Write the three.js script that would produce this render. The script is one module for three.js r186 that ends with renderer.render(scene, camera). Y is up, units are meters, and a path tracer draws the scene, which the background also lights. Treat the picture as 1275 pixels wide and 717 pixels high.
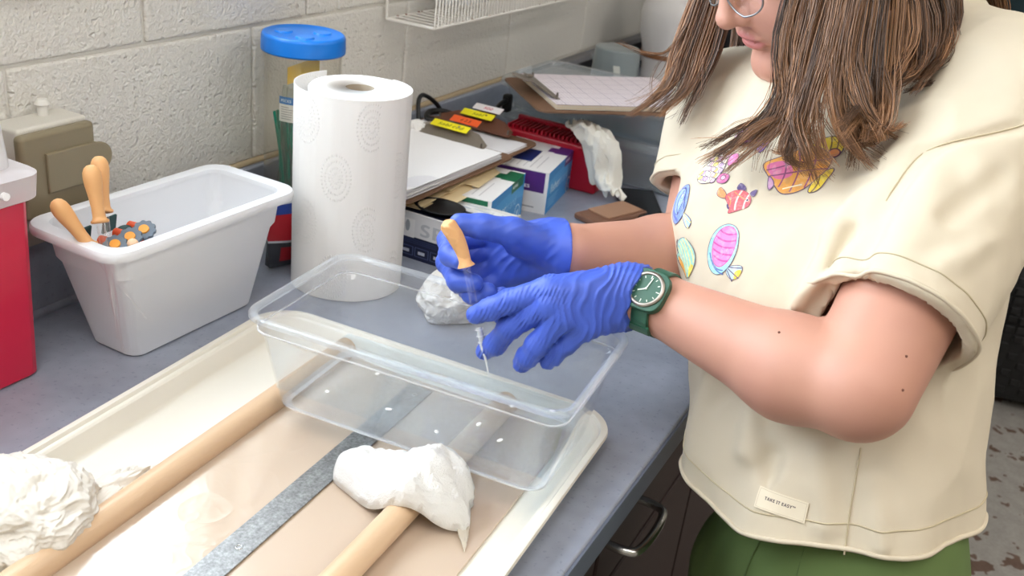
import * as THREE from 'three';
import { RoundedBoxGeometry } from 'three/addons/geometries/RoundedBoxGeometry.js';
import { mergeGeometries, mergeVertices, toCreasedNormals } from 'three/addons/utils/BufferGeometryUtils.js';
import { ImprovedNoise } from 'three/addons/math/ImprovedNoise.js';
import { RectAreaLightUniformsLib } from 'three/addons/lights/RectAreaLightUniformsLib.js';

// ---------------------------------------------------------------- camera, sky, lights, exposure
// everything is laid out with the bench top at y = 0; the whole scene is raised by BENCH at the end (floor = 0)
const BENCH = 0.91;
const scene = new THREE.Scene();
const camera = new THREE.PerspectiveCamera(32.15, 1275 / 717, 0.05, 60);
camera.rotation.order = 'YXZ';
camera.position.set(-0.6602, 0.6134, 0.9978);
camera.rotation.set(-0.436, -1.1306, 0.1181);
camera.focus = 1.06; camera.userData.fStop = 9;
scene.add(camera);
scene.background = new THREE.Color(0.80, 0.90, 1.0);
scene.backgroundIntensity = 11.0;                       // bright overcast sky outside the window
const renderer = new THREE.WebGLRenderer({ antialias: true });
renderer.toneMapping = THREE.LinearToneMapping;
renderer.toneMappingExposure = 0.78;
renderer.shadowMap.enabled = true;
RectAreaLightUniformsLib.init();
const LAMP = { color: 0xfff9f2, intensity: 5.5 };        // fluorescent ceiling panels
const PANELS = [[-0.9, 2.2], [1.0, 2.2], [2.9, 2.2], [-0.9, 0.9], [1.0, 3.6]];

// ---------------------------------------------------------------- helpers
let seed = 7;
const rnd = () => { seed = (seed * 1664525 + 1013904223) >>> 0; return seed / 4294967296; };
const rr = (a, b) => a + (b - a) * rnd();
const noise = new ImprovedNoise();
const N3 = (x, y, z) => noise.noise(x, y, z);
const V = (x, y, z) => new THREE.Vector3(x, y, z);
const VA = (a) => new THREE.Vector3(a[0], a[1], a[2]);
const clamp = (x, a, b) => Math.min(b, Math.max(a, x));
const lerp = (a, b, t) => a + (b - a) * t;
const sstep = (a, b, x) => { const t = clamp((x - a) / (b - a), 0, 1); return t * t * (3 - 2 * t); };
const used = {};
const numbered = (n) => { used[n] = (used[n] ?? -1) + 1; return used[n] ? n + '_' + String(used[n]).padStart(3, '0') : n; };
function thing(name, label, category, p = [0, 0, 0], turn = 0, group) {
  const g = new THREE.Group(); g.name = numbered(name); g.position.set(...p); g.rotation.y = turn;
  g.userData = { label, category }; if (group) g.userData.group = group;
  scene.add(g); return g;
}
function part(parent, name, geo, mat, label) {          // geometry in the parent's own coordinates
  const m = new THREE.Mesh(geo, mat); m.name = name; m.castShadow = m.receiveShadow = true;
  if (label) m.userData.label = label; parent.add(m); return m;
}
function wpart(parent, name, geo, mat, label) {         // geometry in world coordinates, parent unrotated at top level
  const p = parent.getWorldPosition(V(0, 0, 0)); return part(parent, name, geo.translate(-p.x, -p.y, -p.z), mat, label);
}
function solo(name, geo, mat, label, category, p = [0, 0, 0], group) {
  const m = new THREE.Mesh(geo.translate(-p[0], -p[1], -p[2]), mat); m.name = numbered(name); m.position.set(...p);
  m.castShadow = m.receiveShadow = true; m.userData = { label, category }; if (group) m.userData.group = group;
  scene.add(m); return m;
}
function struct(name, geo, mat) {
  const m = new THREE.Mesh(geo, mat); m.name = name; m.userData.kind = 'structure'; m.castShadow = m.receiveShadow = true; scene.add(m); return m;
}
const S = (c, rough = 0.5, o = {}) => new THREE.MeshStandardMaterial({ color: c, roughness: rough, ...o });
const P = (c, rough = 0.5, o = {}) => new THREE.MeshPhysicalMaterial({ color: c, roughness: rough, ...o });
const box = (w, h, d, x = 0, y = 0, z = 0) => new THREE.BoxGeometry(w, h, d).translate(x, y, z);
const rbox = (w, h, d, r = 0.003, x = 0, y = 0, z = 0, s = 3) => new RoundedBoxGeometry(w, h, d, s, Math.min(r, w / 2.01, h / 2.01, d / 2.01)).translate(x, y, z);
const span = (x0, x1, y0, y1, z0, z1, r) => (r ? rbox(x1 - x0, y1 - y0, z1 - z0, r, (x0 + x1) / 2, (y0 + y1) / 2, (z0 + z1) / 2) : box(x1 - x0, y1 - y0, z1 - z0, (x0 + x1) / 2, (y0 + y1) / 2, (z0 + z1) / 2));
const curve = (pts) => new THREE.CatmullRomCurve3(pts.map(VA), false, 'centripetal');
const tube = (pts, r, n = 40, k = 8) => new THREE.TubeGeometry(curve(pts), n, r, k, false);
const lathe = (pts, n = 48) => new THREE.LatheGeometry(pts.map((p) => new THREE.Vector2(p[0], p[1])), n);
const rod = (a, b, ra, rb = ra, k = 20) => {
  const A = VA(a), B = VA(b), g = new THREE.CylinderGeometry(rb, ra, A.distanceTo(B), k);
  g.applyQuaternion(new THREE.Quaternion().setFromUnitVectors(V(0, 1, 0), B.clone().sub(A).normalize()));
  return g.translate((A.x + B.x) / 2, (A.y + B.y) / 2, (A.z + B.z) / 2);
};
const merge = (list) => mergeGeometries(list.map((g) => { const h = g.index ? g.toNonIndexed() : g.clone(); for (const k of Object.keys(h.attributes)) if (!['position', 'normal', 'uv'].includes(k)) h.deleteAttribute(k); return h; }));
const basis = (geo, o, x, y, z) => geo.applyMatrix4(new THREE.Matrix4().makeBasis(x, y, z).setPosition(o));
// rounded rectangle loop in the xz plane at height y
function rrect(w, d, r, y, cx = 0, cz = 0, n = 7) {
  const out = [];
  [[1, 1, 0], [-1, 1, 90], [-1, -1, 180], [1, -1, 270]].forEach(([sx, sz, a0]) => {
    for (let i = 0; i <= n; i++) {
      const a = (a0 + 90 * i / n) * Math.PI / 180;
      out.push(V(cx + sx * (w / 2 - r) + r * Math.cos(a), y, cz + sz * (d / 2 - r) + r * Math.sin(a)));
    }
  });
  return out;
}
function loft(loops, { capA = false, capB = false, crease = 0.6 } = {}) {
  const n = loops[0].length, pos = [], idx = [], uv = [];
  loops.forEach((L, j) => L.forEach((p, i) => { pos.push(p.x, p.y, p.z); uv.push(i / n, j / loops.length); }));
  for (let j = 0; j + 1 < loops.length; j++) for (let i = 0; i < n; i++) {
    const a = j * n + i, b = j * n + (i + 1) % n, c = a + n, d = b + n;
    idx.push(a, c, b, b, c, d);
  }
  const cap = (j, flip) => {
    const c = loops[j].reduce((s, p) => s.add(p), V(0, 0, 0)).divideScalar(n), k = pos.length / 3;
    pos.push(c.x, c.y, c.z); uv.push(0.5, 0.5);
    for (let i = 0; i < n; i++) { const a = j * n + i, b = j * n + (i + 1) % n; flip ? idx.push(k, b, a) : idx.push(k, a, b); }
  };
  if (capA) cap(0, false); if (capB) cap(loops.length - 1, true);
  const g = new THREE.BufferGeometry();
  g.setAttribute('position', new THREE.Float32BufferAttribute(pos, 3)); g.setAttribute('uv', new THREE.Float32BufferAttribute(uv, 2)); g.setIndex(idx);
  return toCreasedNormals(g, crease);
}
// a sheet with thickness: f(u, v) -> point
function sheet(f, nu, nv, th) {
  const top = [], nor = [], e = 1e-3;
  for (let j = 0; j <= nv; j++) for (let i = 0; i <= nu; i++) {
    const u = i / nu, v = j / nv, p = f(u, v);
    const a = f(Math.min(1, u + e), v).sub(f(Math.max(0, u - e), v)), b = f(u, Math.min(1, v + e)).sub(f(u, Math.max(0, v - e)));
    top.push(p); nor.push(b.cross(a).normalize());
  }
  const pos = [], uv = [], idx = [], m = nu + 1, T = top.length;
  for (const s of [0.5, -0.5]) top.forEach((p, k) => { const q = p.clone().addScaledVector(nor[k], th * s); pos.push(q.x, q.y, q.z); uv.push((k % m) / nu, Math.floor(k / m) / nv); });
  for (let j = 0; j < nv; j++) for (let i = 0; i < nu; i++) {
    const a = j * m + i, b = a + 1, c = a + m, d = c + 1;
    idx.push(a, c, b, b, c, d, T + a, T + b, T + c, T + b, T + d, T + c);
  }
  const rim = [];
  for (let i = 0; i < nu; i++) rim.push([i, i + 1]);
  for (let j = 0; j < nv; j++) rim.push([j * m + nu, (j + 1) * m + nu]);
  for (let i = nu; i > 0; i--) rim.push([nv * m + i, nv * m + i - 1]);
  for (let j = nv; j > 0; j--) rim.push([j * m, (j - 1) * m]);
  for (const [a, b] of rim) idx.push(a, b, T + a, b, T + b, T + a);
  const g = new THREE.BufferGeometry();
  g.setAttribute('position', new THREE.Float32BufferAttribute(pos, 3)); g.setAttribute('uv', new THREE.Float32BufferAttribute(uv, 2)); g.setIndex(idx);
  return toCreasedNormals(g, 0.9);
}
// surface nets over a signed distance field; normals from the field
function nets(sdf, lo, hi, h, color) {
  const nx = Math.ceil((hi[0] - lo[0]) / h) + 1, ny = Math.ceil((hi[1] - lo[1]) / h) + 1, nz = Math.ceil((hi[2] - lo[2]) / h) + 1;
  const F = new Float32Array(nx * ny * nz), id = new Int32Array(nx * ny * nz).fill(-1);
  const B = 4;                                          // coarse skip: evaluate block corners first
  const at = (i, j, k) => (k * ny + j) * nx + i;
  for (let k0 = 0; k0 < nz; k0 += B) for (let j0 = 0; j0 < ny; j0 += B) for (let i0 = 0; i0 < nx; i0 += B) {
    const c = sdf(lo[0] + (i0 + B / 2) * h, lo[1] + (j0 + B / 2) * h, lo[2] + (k0 + B / 2) * h), far = Math.abs(c) > h * B * 1.9 + 0.004;
    for (let k = k0; k < Math.min(nz, k0 + B); k++) for (let j = j0; j < Math.min(ny, j0 + B); j++) for (let i = i0; i < Math.min(nx, i0 + B); i++)
      F[at(i, j, k)] = far ? c : sdf(lo[0] + i * h, lo[1] + j * h, lo[2] + k * h);
  }
  const pos = [], idx = [], E = [[0, 1], [0, 2], [0, 4], [1, 3], [1, 5], [2, 3], [2, 6], [3, 7], [4, 5], [4, 6], [5, 7], [6, 7]];
  const v = new Float32Array(8);
  for (let k = 0; k < nz - 1; k++) for (let j = 0; j < ny - 1; j++) for (let i = 0; i < nx - 1; i++) {
    let m = 0;
    for (let c = 0; c < 8; c++) { v[c] = F[at(i + (c & 1), j + ((c >> 1) & 1), k + (c >> 2))]; if (v[c] < 0) m |= 1 << c; }
    if (m === 0 || m === 255) continue;
    let sx = 0, sy = 0, sz = 0, n = 0;
    for (const [a, b] of E) if ((v[a] < 0) !== (v[b] < 0)) {
      const t = v[a] / (v[a] - v[b]);
      sx += lerp(a & 1, b & 1, t); sy += lerp((a >> 1) & 1, (b >> 1) & 1, t); sz += lerp(a >> 2, b >> 2, t); n++;
    }
    id[at(i, j, k)] = pos.length / 3;
    pos.push(lo[0] + (i + sx / n) * h, lo[1] + (j + sy / n) * h, lo[2] + (k + sz / n) * h);
  }
  for (let k = 1; k < nz - 1; k++) for (let j = 1; j < ny - 1; j++) for (let i = 1; i < nx - 1; i++) {
    const s = F[at(i, j, k)] < 0;
    const quad = (a, b, c, d, flip) => { if (a < 0 || b < 0 || c < 0 || d < 0) return; flip ? idx.push(a, b, c, a, c, d) : idx.push(a, c, b, a, d, c); };
    if (s !== F[at(i + 1, j, k)] < 0) quad(id[at(i, j - 1, k - 1)], id[at(i, j, k - 1)], id[at(i, j, k)], id[at(i, j - 1, k)], s);
    if (s !== F[at(i, j + 1, k)] < 0) quad(id[at(i - 1, j, k - 1)], id[at(i - 1, j, k)], id[at(i, j, k)], id[at(i, j, k - 1)], s);
    if (s !== F[at(i, j, k + 1)] < 0) quad(id[at(i - 1, j - 1, k)], id[at(i, j - 1, k)], id[at(i, j, k)], id[at(i - 1, j, k)], s);
  }
  const nor = new Float32Array(pos.length), col = color ? new Float32Array(pos.length) : null, e = h * 0.6;
  for (let q = 0; q < pos.length; q += 3) {
    let [x, y, z] = [pos[q], pos[q + 1], pos[q + 2]], gx, gy, gz, l;
    for (let it = 0; it < 2; it++) {
      gx = sdf(x + e, y, z) - sdf(x - e, y, z); gy = sdf(x, y + e, z) - sdf(x, y - e, z); gz = sdf(x, y, z + e) - sdf(x, y, z - e); l = Math.hypot(gx, gy, gz) || 1;
      if (it === 0) { const d = clamp(sdf(x, y, z), -h * 0.5, h * 0.5) * Math.min(1, (2 * e) / l); x -= gx / l * d; y -= gy / l * d; z -= gz / l * d; pos[q] = x; pos[q + 1] = y; pos[q + 2] = z; }
    }
    nor[q] = gx / l; nor[q + 1] = gy / l; nor[q + 2] = gz / l;
    if (col) { const c = color(x, y, z); col[q] = c[0]; col[q + 1] = c[1]; col[q + 2] = c[2]; }
  }
  const g = new THREE.BufferGeometry();
  g.setAttribute('position', new THREE.Float32BufferAttribute(pos, 3)); g.setAttribute('normal', new THREE.BufferAttribute(nor, 3));
  if (col) g.setAttribute('color', new THREE.BufferAttribute(col, 3));
  g.setIndex(idx); return g;
}
const cap = (px, py, pz, a, b, ra, rb) => {             // tapered capsule
  const bx = b[0] - a[0], by = b[1] - a[1], bz = b[2] - a[2], qx = px - a[0], qy = py - a[1], qz = pz - a[2];
  const t = clamp((qx * bx + qy * by + qz * bz) / (bx * bx + by * by + bz * bz), 0, 1);
  return Math.hypot(qx - bx * t, qy - by * t, qz - bz * t) - (ra + (rb - ra) * t);
};
const smin = (a, b, k) => { const h = Math.max(k - Math.abs(a - b), 0) / k; return Math.min(a, b) - h * h * k * 0.25; };
const smax = (a, b, k) => -smin(-a, -b, k);
const ell = (x, y, z, rx, ry, rz) => { const k0 = Math.hypot(x / rx, y / ry, z / rz), k1 = Math.hypot(x / rx / rx, y / ry / ry, z / rz / rz); return k1 < 1e-9 ? -Math.min(rx, ry, rz) : k0 * (k0 - 1) / k1; };

// ---------------------------------------------------------------- textures
function dataTex(n, f, srgb, m = n) {
  const d = new Uint8Array(n * m * 4);
  for (let j = 0; j < m; j++) for (let i = 0; i < n; i++) { const c = f(i / n, j / m); d.set([c[0], c[1], c[2], 255].map((x) => clamp(Math.round(x), 0, 255)), (j * n + i) * 4); }
  const t = new THREE.DataTexture(d, n, m); t.wrapS = t.wrapT = THREE.RepeatWrapping; t.magFilter = THREE.LinearFilter; t.minFilter = THREE.LinearMipmapLinearFilter; t.generateMipmaps = true;
  if (srgb) t.colorSpace = THREE.SRGBColorSpace; t.needsUpdate = true; return t;
}
const hash2 = (i, j, s) => { let h = (i * 374761393 + j * 668265263 + Math.floor(s * 977) * 2147483) | 0; h = Math.imul(h ^ (h >>> 13), 1274126177); return ((h ^ (h >>> 16)) >>> 0) / 4294967296 * 6.2832; };
const tn = (u, v, f, s = 0) => {                        // tiling gradient noise on the unit square, about -0.7 .. 0.7
  f = Math.max(1, Math.round(f)); const x = u * f, y = v * f, i = Math.floor(x), j = Math.floor(y), a = x - i, b = y - j, g = (p, q) => { const t = hash2((i + p) % f, (j + q) % f, s); return Math.cos(t) * (a - p) + Math.sin(t) * (b - q); };
  const w = (t) => t * t * t * (t * (t * 6 - 15) + 10), wa = w(a), wb = w(b);
  return lerp(lerp(g(0, 0), g(1, 0), wa), lerp(g(0, 1), g(1, 1), wa), wb) * 1.3;
};
function canvasTex(w, h, draw, srgb = true) {
  const c = document.createElement('canvas'); c.width = w; c.height = h; draw(c.getContext('2d'), w, h);
  const t = new THREE.CanvasTexture(c); if (srgb) t.colorSpace = THREE.SRGBColorSpace; t.anisotropy = 8; return t;
}
const rep = (t, x, y) => { const c = t.clone(); c.repeat.set(x, y); c.needsUpdate = true; return c; };
const T_block = dataTex(512, (u, v) => {
  let h = 128; for (const [f, a] of [[14, 26], [34, 46], [70, 44], [120, 22]]) h += a * tn(u, v, f, f);
  const pit = tn(u, v, 26, 91); if (pit > 0.42) h -= (pit - 0.42) * 420; return [h, h, h];
});
const T_fine = dataTex(256, (u, v) => { let h = 128; for (const [f, a] of [[20, 40], [60, 50], [110, 40]]) h += a * tn(u, v, f, f + 3); return [h, h, h]; });
const T_wet = dataTex(512, (u, v) => { let h = 128; for (const [f, a] of [[4, 50], [9, 46], [23, 12]]) h += a * Math.pow(Math.max(0, 1 - 3.2 * Math.abs(tn(u, v, f, f + 9))), 2) * (0.5 + tn(u, v, 3, f)); return [h, h, h]; });
const T_metal = dataTex(256, (u, v) => { const s = 148 + 18 * tn(u, v, 11, 5) + 22 * tn(u, v, 30, 6) + 16 * tn(u, v, 70, 8); return [s + 1, s + 1, s]; }, true);
const T_counter = dataTex(512, (u, v) => { const s = 8 * tn(u, v, 6, 2) + 6 * tn(u, v, 30, 3) + (tn(u, v, 110, 4) > 0.52 ? -12 : 0); return [150 + s, 156 + s, 170 + s]; }, true);
const T_floor = dataTex(1024, (u, v) => {
  const m = tn(u, v, 13, 11) + 0.55 * tn(u, v, 31, 12) + 0.3 * tn(u, v, 70, 13), w = tn(u, v, 4, 14), peel = m + w * 0.35 > 0.36, g = 9 * tn(u, v, 30, 15) + 8 * tn(u, v, 120, 16);
  return peel ? [104 + g, 82 + g, 70 + g] : [158 + g, 154 + g, 148 + g];
}, true);

// ---------------------------------------------------------------- materials
const M = {
  paint: S(0xe0ddd6, 0.42, { bumpMap: T_block, bumpScale: 0.0034 }),
  mortar: S(0xdbd8d0, 0.6, { bumpMap: T_fine, bumpScale: 0.0006 }),
  wall: S(0xd6d1c4, 0.8), ceiling: S(0xe6e4de, 0.9), floor: S(0xffffff, 0.55, { map: T_floor }),
  counter: S(0xffffff, 0.34, { map: T_counter }), counterEdge: S(0x646c7c, 0.4), dark: S(0x101318, 0.5), ledge: S(0x77777a, 0.6),
  wood: S(0x2a1411, 0.55), steel: S(0xc9c9c7, 0.25, { metalness: 1 }),
  whitePlastic: P(0xe9ebef, 0.38), bulb: P(0xe2ab72, 0.5), glass: P(0xffffff, 0.03, { transmission: 1, thickness: 0, ior: 1.45 }),
  clear: P(0xfafbfc, 0.06, { transmission: 0.96, thickness: 0, ior: 1.49 }),
  cloudy: P(0xeef2f5, 0.22, { transmission: 0.84, thickness: 0, ior: 1.49 }),
  paper: S(0xf1efec, 0.85), towel: S(0xe6e4e0, 0.95), manila: S(0xe3cda2, 0.8), board: S(0x7a5a43, 0.7),
  black: S(0x0c0d10, 0.45), red: P(0xb3102a, 0.35), tray: P(0xe4dfd2, 0.34), pan: P(0xdcc4a8, 0.12, { clearcoat: 0.6, clearcoatRoughness: 0.06, clearcoatNormalMap: null }),
};

// ---------------------------------------------------------------- the room
const RX0 = -2.2, RX1 = 4.3, RZ1 = 4.6, FY = -BENCH, CY = 1.85;
{ const g = box(RX1 - RX0 + 0.4, 0.1, RZ1 + 0.4, (RX0 + RX1) / 2, FY - 0.05, RZ1 / 2); const uv = g.attributes.uv; for (let i = 0; i < uv.count; i++) uv.setXY(i, uv.getX(i) * 7, uv.getY(i) * 5); struct('floor', g, M.floor); }
struct('ceiling', box(RX1 - RX0 + 0.4, 0.1, RZ1 + 0.4, (RX0 + RX1) / 2, CY + 0.05, RZ1 / 2), M.ceiling);
struct('wall_left', box(0.15, CY - FY, RZ1, RX0 - 0.075, (CY + FY) / 2, RZ1 / 2), M.wall);
struct('wall_right', box(0.15, CY - FY, RZ1, RX1 + 0.075, (CY + FY) / 2, RZ1 / 2), M.wall);
struct('wall_front', box(RX1 - RX0, CY - FY, 0.15, (RX0 + RX1) / 2, (CY + FY) / 2, RZ1 + 0.075), M.wall);
const WX0 = -1.35, WX1 = 0.60, WY0 = 0.405, WY1 = 1.5;   // the window above the bench, just beyond the top left of the photograph
{
  const g = merge([
    span(RX0, RX1, FY, WY0, -0.19, -0.005), span(RX0, RX1, WY1, CY, -0.19, -0.005),
    span(RX0, WX0, WY0, WY1, -0.19, -0.005), span(WX1, RX1, WY0, WY1, -0.19, -0.005)]);
  const wall = struct('wall_back', g, M.mortar);
  // painted concrete blocks: mortar courses every 203 mm, running bond
  const BW = 0.4064, BH = 0.2032, Y0 = 0.0992, X0 = 0.2747, J = 0.0045, variants = {};
  const block = (x0, x1, y0, y1) => {
    const w = x1 - x0 - J, h = y1 - y0 - J, key = w.toFixed(3) + '_' + h.toFixed(3);
    if (!variants[key]) {
      const b = rbox(w, h, 0.024, 0.0042, 0, 0, 0, 2);
      const p = b.attributes.position, uv = b.attributes.uv;
      for (let i = 0; i < p.count; i++) uv.setXY(i, p.getX(i) / 0.22, p.getY(i) / 0.22);
      variants[key] = b;
    }
    const m = part(wall, 'block', variants[key], M.paint); m.position.set((x0 + x1) / 2, (y0 + y1) / 2, -0.012 + rr(-0.0006, 0.0006)); m.rotation.z = rr(-0.0012, 0.0012);
  };
  for (let r = -1; r < 8; r++) {
    const y0 = Y0 + r * BH, y1 = y0 + BH; if (y1 > CY) break;
    const off = (r & 1) ? 0 : BW / 2;
    for (let k = -6; k < 10; k++) {
      let x0 = X0 + off + k * BW, x1 = x0 + BW; x0 = Math.max(x0, RX0); x1 = Math.min(x1, RX1); if (x1 - x0 < 0.06) continue;
      if (y1 > WY0 + 0.001 && y0 < WY1) {                // courses beside and round the window
        const a = y0 < WY0 ? [[y0, WY0]] : y1 > WY1 ? [[WY1, y1]] : [];
        if (x1 <= WX0 || x0 >= WX1) { block(x0, x1, y0, y1); continue; }
        if (x0 < WX0 - 0.06) block(x0, WX0, y0, y1);
        if (x1 > WX1 + 0.06) block(WX1, x1, y0, y1);
        for (const [p, q] of a) if (q - p > 0.02) block(Math.max(x0, WX0), Math.min(x1, WX1), p, q);
      } else block(x0, x1, y0, y1);
    }
  }
  const win = new THREE.Group(); win.name = 'window_1'; win.userData.kind = 'structure'; scene.add(win);
  const fm = S(0xe8e4da, 0.5);
  part(win, 'window_frame', merge([
    span(WX0, WX1, WY0, WY0 + 0.02, -0.16, -0.07, 0.004), span(WX0, WX1, WY1 - 0.045, WY1, -0.16, -0.07, 0.004),
    span(WX0, WX0 + 0.045, WY0, WY1, -0.16, -0.07, 0.004), span(WX1 - 0.045, WX1, WY0, WY1, -0.16, -0.07, 0.004)]), fm);
  const mx = (WX0 + WX1) / 2;
  part(win, 'mullion', span(mx - 0.025, mx + 0.025, WY0 + 0.016, WY1 - 0.04, -0.15, -0.08, 0.004), fm);
  part(win, 'pane', span(WX0 + 0.04, mx - 0.02, WY0 + 0.016, WY1 - 0.04, -0.118, -0.112), M.glass);
  part(win, 'pane', span(mx + 0.02, WX1 - 0.04, WY0 + 0.016, WY1 - 0.04, -0.118, -0.112), M.glass);
  part(win, 'window_sill', span(WX0 - 0.02, WX1 + 0.02, WY0 - 0.022, WY0 + 0.004, -0.17, 0.012, 0.006), S(0xe3d8c4, 0.5));
}
PANELS.forEach(([x, z], i) => {
  const t = thing('ceiling_light', 'flat white fluorescent ceiling panel ' + ['over the left end of the aisle', 'over the middle of the aisle', 'over the far end of the aisle', 'nearest the window', 'farthest from the bench'][i], 'light', [x, CY, z]);
  part(t, 'frame', merge([box(1.24, 0.03, 0.03, 0, -0.015, 0.305), box(1.24, 0.03, 0.03, 0, -0.015, -0.305), box(0.03, 0.03, 0.58, 0.605, -0.015, 0), box(0.03, 0.03, 0.58, -0.605, -0.015, 0)]), S(0xe8e8e8, 0.5));
  part(t, 'diffuser', box(1.18, 0.012, 0.58, 0, -0.012, 0), S(0xffffff, 0.8, { emissive: LAMP.color, emissiveIntensity: 3 }));
  const l = new THREE.RectAreaLight(LAMP.color, LAMP.intensity, 1.18, 0.58); l.position.set(x, CY - 0.024, z); l.rotation.x = -Math.PI / 2; l.name = numbered('ceiling_lamp'); scene.add(l);
});

// ---------------------------------------------------------------- bench
const ZF = 0.762;
{
  const uvm = (g, s = 0.5) => { const p = g.attributes.position, uv = g.attributes.uv; for (let i = 0; i < p.count; i++) uv.setXY(i, p.getX(i) / s, (p.getZ(i) + p.getY(i)) / s); return g; };
  const t = thing('countertop', 'blue-grey laminate worktop running along the block wall', 'worktop', [0, 0, 0]);
  part(t, 'top_slab', uvm(span(RX0, 3.0, -0.036, 0, 0.004, ZF, 0.004)), M.counter);
  part(t, 'front_edge', span(RX0, 3.0, -0.038, -0.003, ZF - 0.001, ZF + 0.003, 0.001), M.counterEdge, 'dark blue-grey front edge band');
  const bs = thing('backsplash', 'blue-grey laminate backsplash standing behind the worktop under the block wall', 'backsplash', [0, 0, 0]);
  part(bs, 'backsplash', uvm(span(RX0, 1.388, 0.0, 0.0985, 0.001, 0.019, 0.004)), M.counter);
  part(bs, 'cove', uvm(merge([new THREE.CylinderGeometry(0.008, 0.008, 3.5, 4, 1).rotateZ(Math.PI / 2).rotateX(Math.PI / 4).translate(-0.37, 0.003, 0.019)])), M.counter);
  const c = solo('caulk_line', (() => { const p = []; for (let i = 0; i <= 60; i++) p.push([-1 + i * 0.04, 0.1005 + 0.0015 * N3(i * 0.7, 3, 1), 0.006]); return tube(p, 0.0055, 180, 6); })(), S(0xc2ae8e, 0.8, { bumpMap: T_fine, bumpScale: 0.001 }), 'tan caulk bead along the top of the bench backsplash', 'caulk', [0, 0.1, 0.006]);
  const b = thing('dark_splash_panel', 'black panel behind the stacked clear bins, under a grey ledge', 'panel', [1.39, 0, 0]);
  part(b, 'panel', span(0, 1.2, 0, 0.086, 0.002, 0.016, 0.002), M.dark); part(b, 'ledge', span(0, 1.2, 0.086, 0.1, 0.001, 0.03, 0.002), M.ledge);
  const k = thing('base_cabinet', 'dark brown bench cabinet with a metal pull below the worktop', 'cabinet', [0, FY, 0]);
  wpart(k, 'carcass', span(-1.6, 1.6, FY + 0.1, -0.037, 0.03, 0.70), M.wood);
  for (let i = 0; i < 4; i++) {
    const x0 = -0.62 + i * 0.44, d = wpart(k, 'drawer', span(x0, x0 + 0.43, -0.24, -0.06, 0.7, 0.72, 0.003), M.wood);
    const cx = x0 + 0.215 + (i === 2 ? -0.2 : 0), hy = -0.115, hz = 0.72;
    wpart(d, 'handle', tube([[cx - 0.05, hy, hz], [cx - 0.05, hy, hz + 0.038], [cx - 0.044, hy, hz + 0.05], [cx + 0.044, hy, hz + 0.05], [cx + 0.05, hy, hz + 0.038], [cx + 0.05, hy, hz]], 0.0055, 60, 10), M.steel, 'polished metal pull');
    wpart(k, 'door', span(x0, x0 + 0.43, FY + 0.12, -0.25, 0.7, 0.72, 0.003), M.wood);
  }
}

// ---------------------------------------------------------------- left end of the bench
{ // sharps container
  const t = thing('sharps_container', 'red plastic sharps container with a frosted white lid at the left end', 'container', [-0.142, 0, 0.078]);
  const L = (w, d, y, r = 0.014) => rrect(w, d, r, y);
  part(t, 'body', loft([L(0.236, 0.1, 0.0, 0.012), L(0.244, 0.108, 0.004), L(0.256, 0.114, 0.212), L(0.25, 0.108, 0.212), L(0.24, 0.1, 0.006)], { capA: true, capB: true }), P(0xdc2048, 0.3, { transmission: 0.15, thickness: 0 }));
  const lm = P(0xf2ecee, 0.4, { transmission: 0.45, thickness: 0 });
  part(t, 'lid', loft([L(0.268, 0.122, 0.207, 0.018), L(0.276, 0.13, 0.2095, 0.02), L(0.28, 0.134, 0.235, 0.02), L(0.272, 0.126, 0.238, 0.018), L(0.2, 0.08, 0.24, 0.014)], { capA: true, capB: true }), lm);
  part(t, 'catch', rod([0.09, 0.222, 0.064], [0.09, 0.222, 0.071], 0.004), S(0xffffff, 0.4));
  part(t, 'drop_cap', loft([L(0.22, 0.1, 0.238, 0.02), L(0.212, 0.094, 0.295, 0.02), L(0.2, 0.082, 0.304, 0.02)], { capA: true, capB: true }).translate(0.016, 0, -0.006), P(0xf3f3f6, 0.4, { transmission: 0.2, thickness: 0 }));
}
{ // wall outlet box
  const t = thing('outlet_box', 'taupe weatherproof outlet cover on the block wall behind the sharps container', 'outlet', [0.088, 0.192, 0.0]);
  part(t, 'back_box', span(-0.046, 0.05, -0.052, 0.054, 0.0, 0.045, 0.004), S(0xd9d5cb, 0.6, { bumpMap: T_fine, bumpScale: 0.0006 }));
  const tm = S(0x877c63, 0.45);
  part(t, 'cover_plate', span(-0.052, 0.05, -0.05, 0.05, 0.044, 0.058, 0.006), tm);
  const f = new THREE.Shape(); f.moveTo(-0.022, -0.026); f.lineTo(0.044, -0.026); f.lineTo(0.046, -0.016); f.absarc(0.05, 0, 0.016, -Math.PI / 2, Math.PI / 2, false); f.lineTo(0.044, 0.018); f.lineTo(-0.022, 0.018); f.closePath();
  part(t, 'flip_lid', new THREE.ExtrudeGeometry(f, { depth: 0.003, bevelEnabled: true, bevelSize: 0.0018, bevelThickness: 0.0015, bevelSegments: 2 }).translate(0.002, 0.006, 0.057), tm);
  part(t, 'conduit_stub', merge([rod([0.015, 0.054, 0.014], [0.015, 0.068, 0.014], 0.006), rod([0.015, 0.067, 0.014], [0.015, 0.073, 0.014], 0.009, 0.006, 10)]), S(0xeae8e2, 0.5), 'white conduit stub');
  part(t, 'lower_box', span(-0.04, 0.044, -0.095, -0.05, 0.0, 0.03, 0.004), S(0xb7b1a6, 0.6));
}
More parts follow.
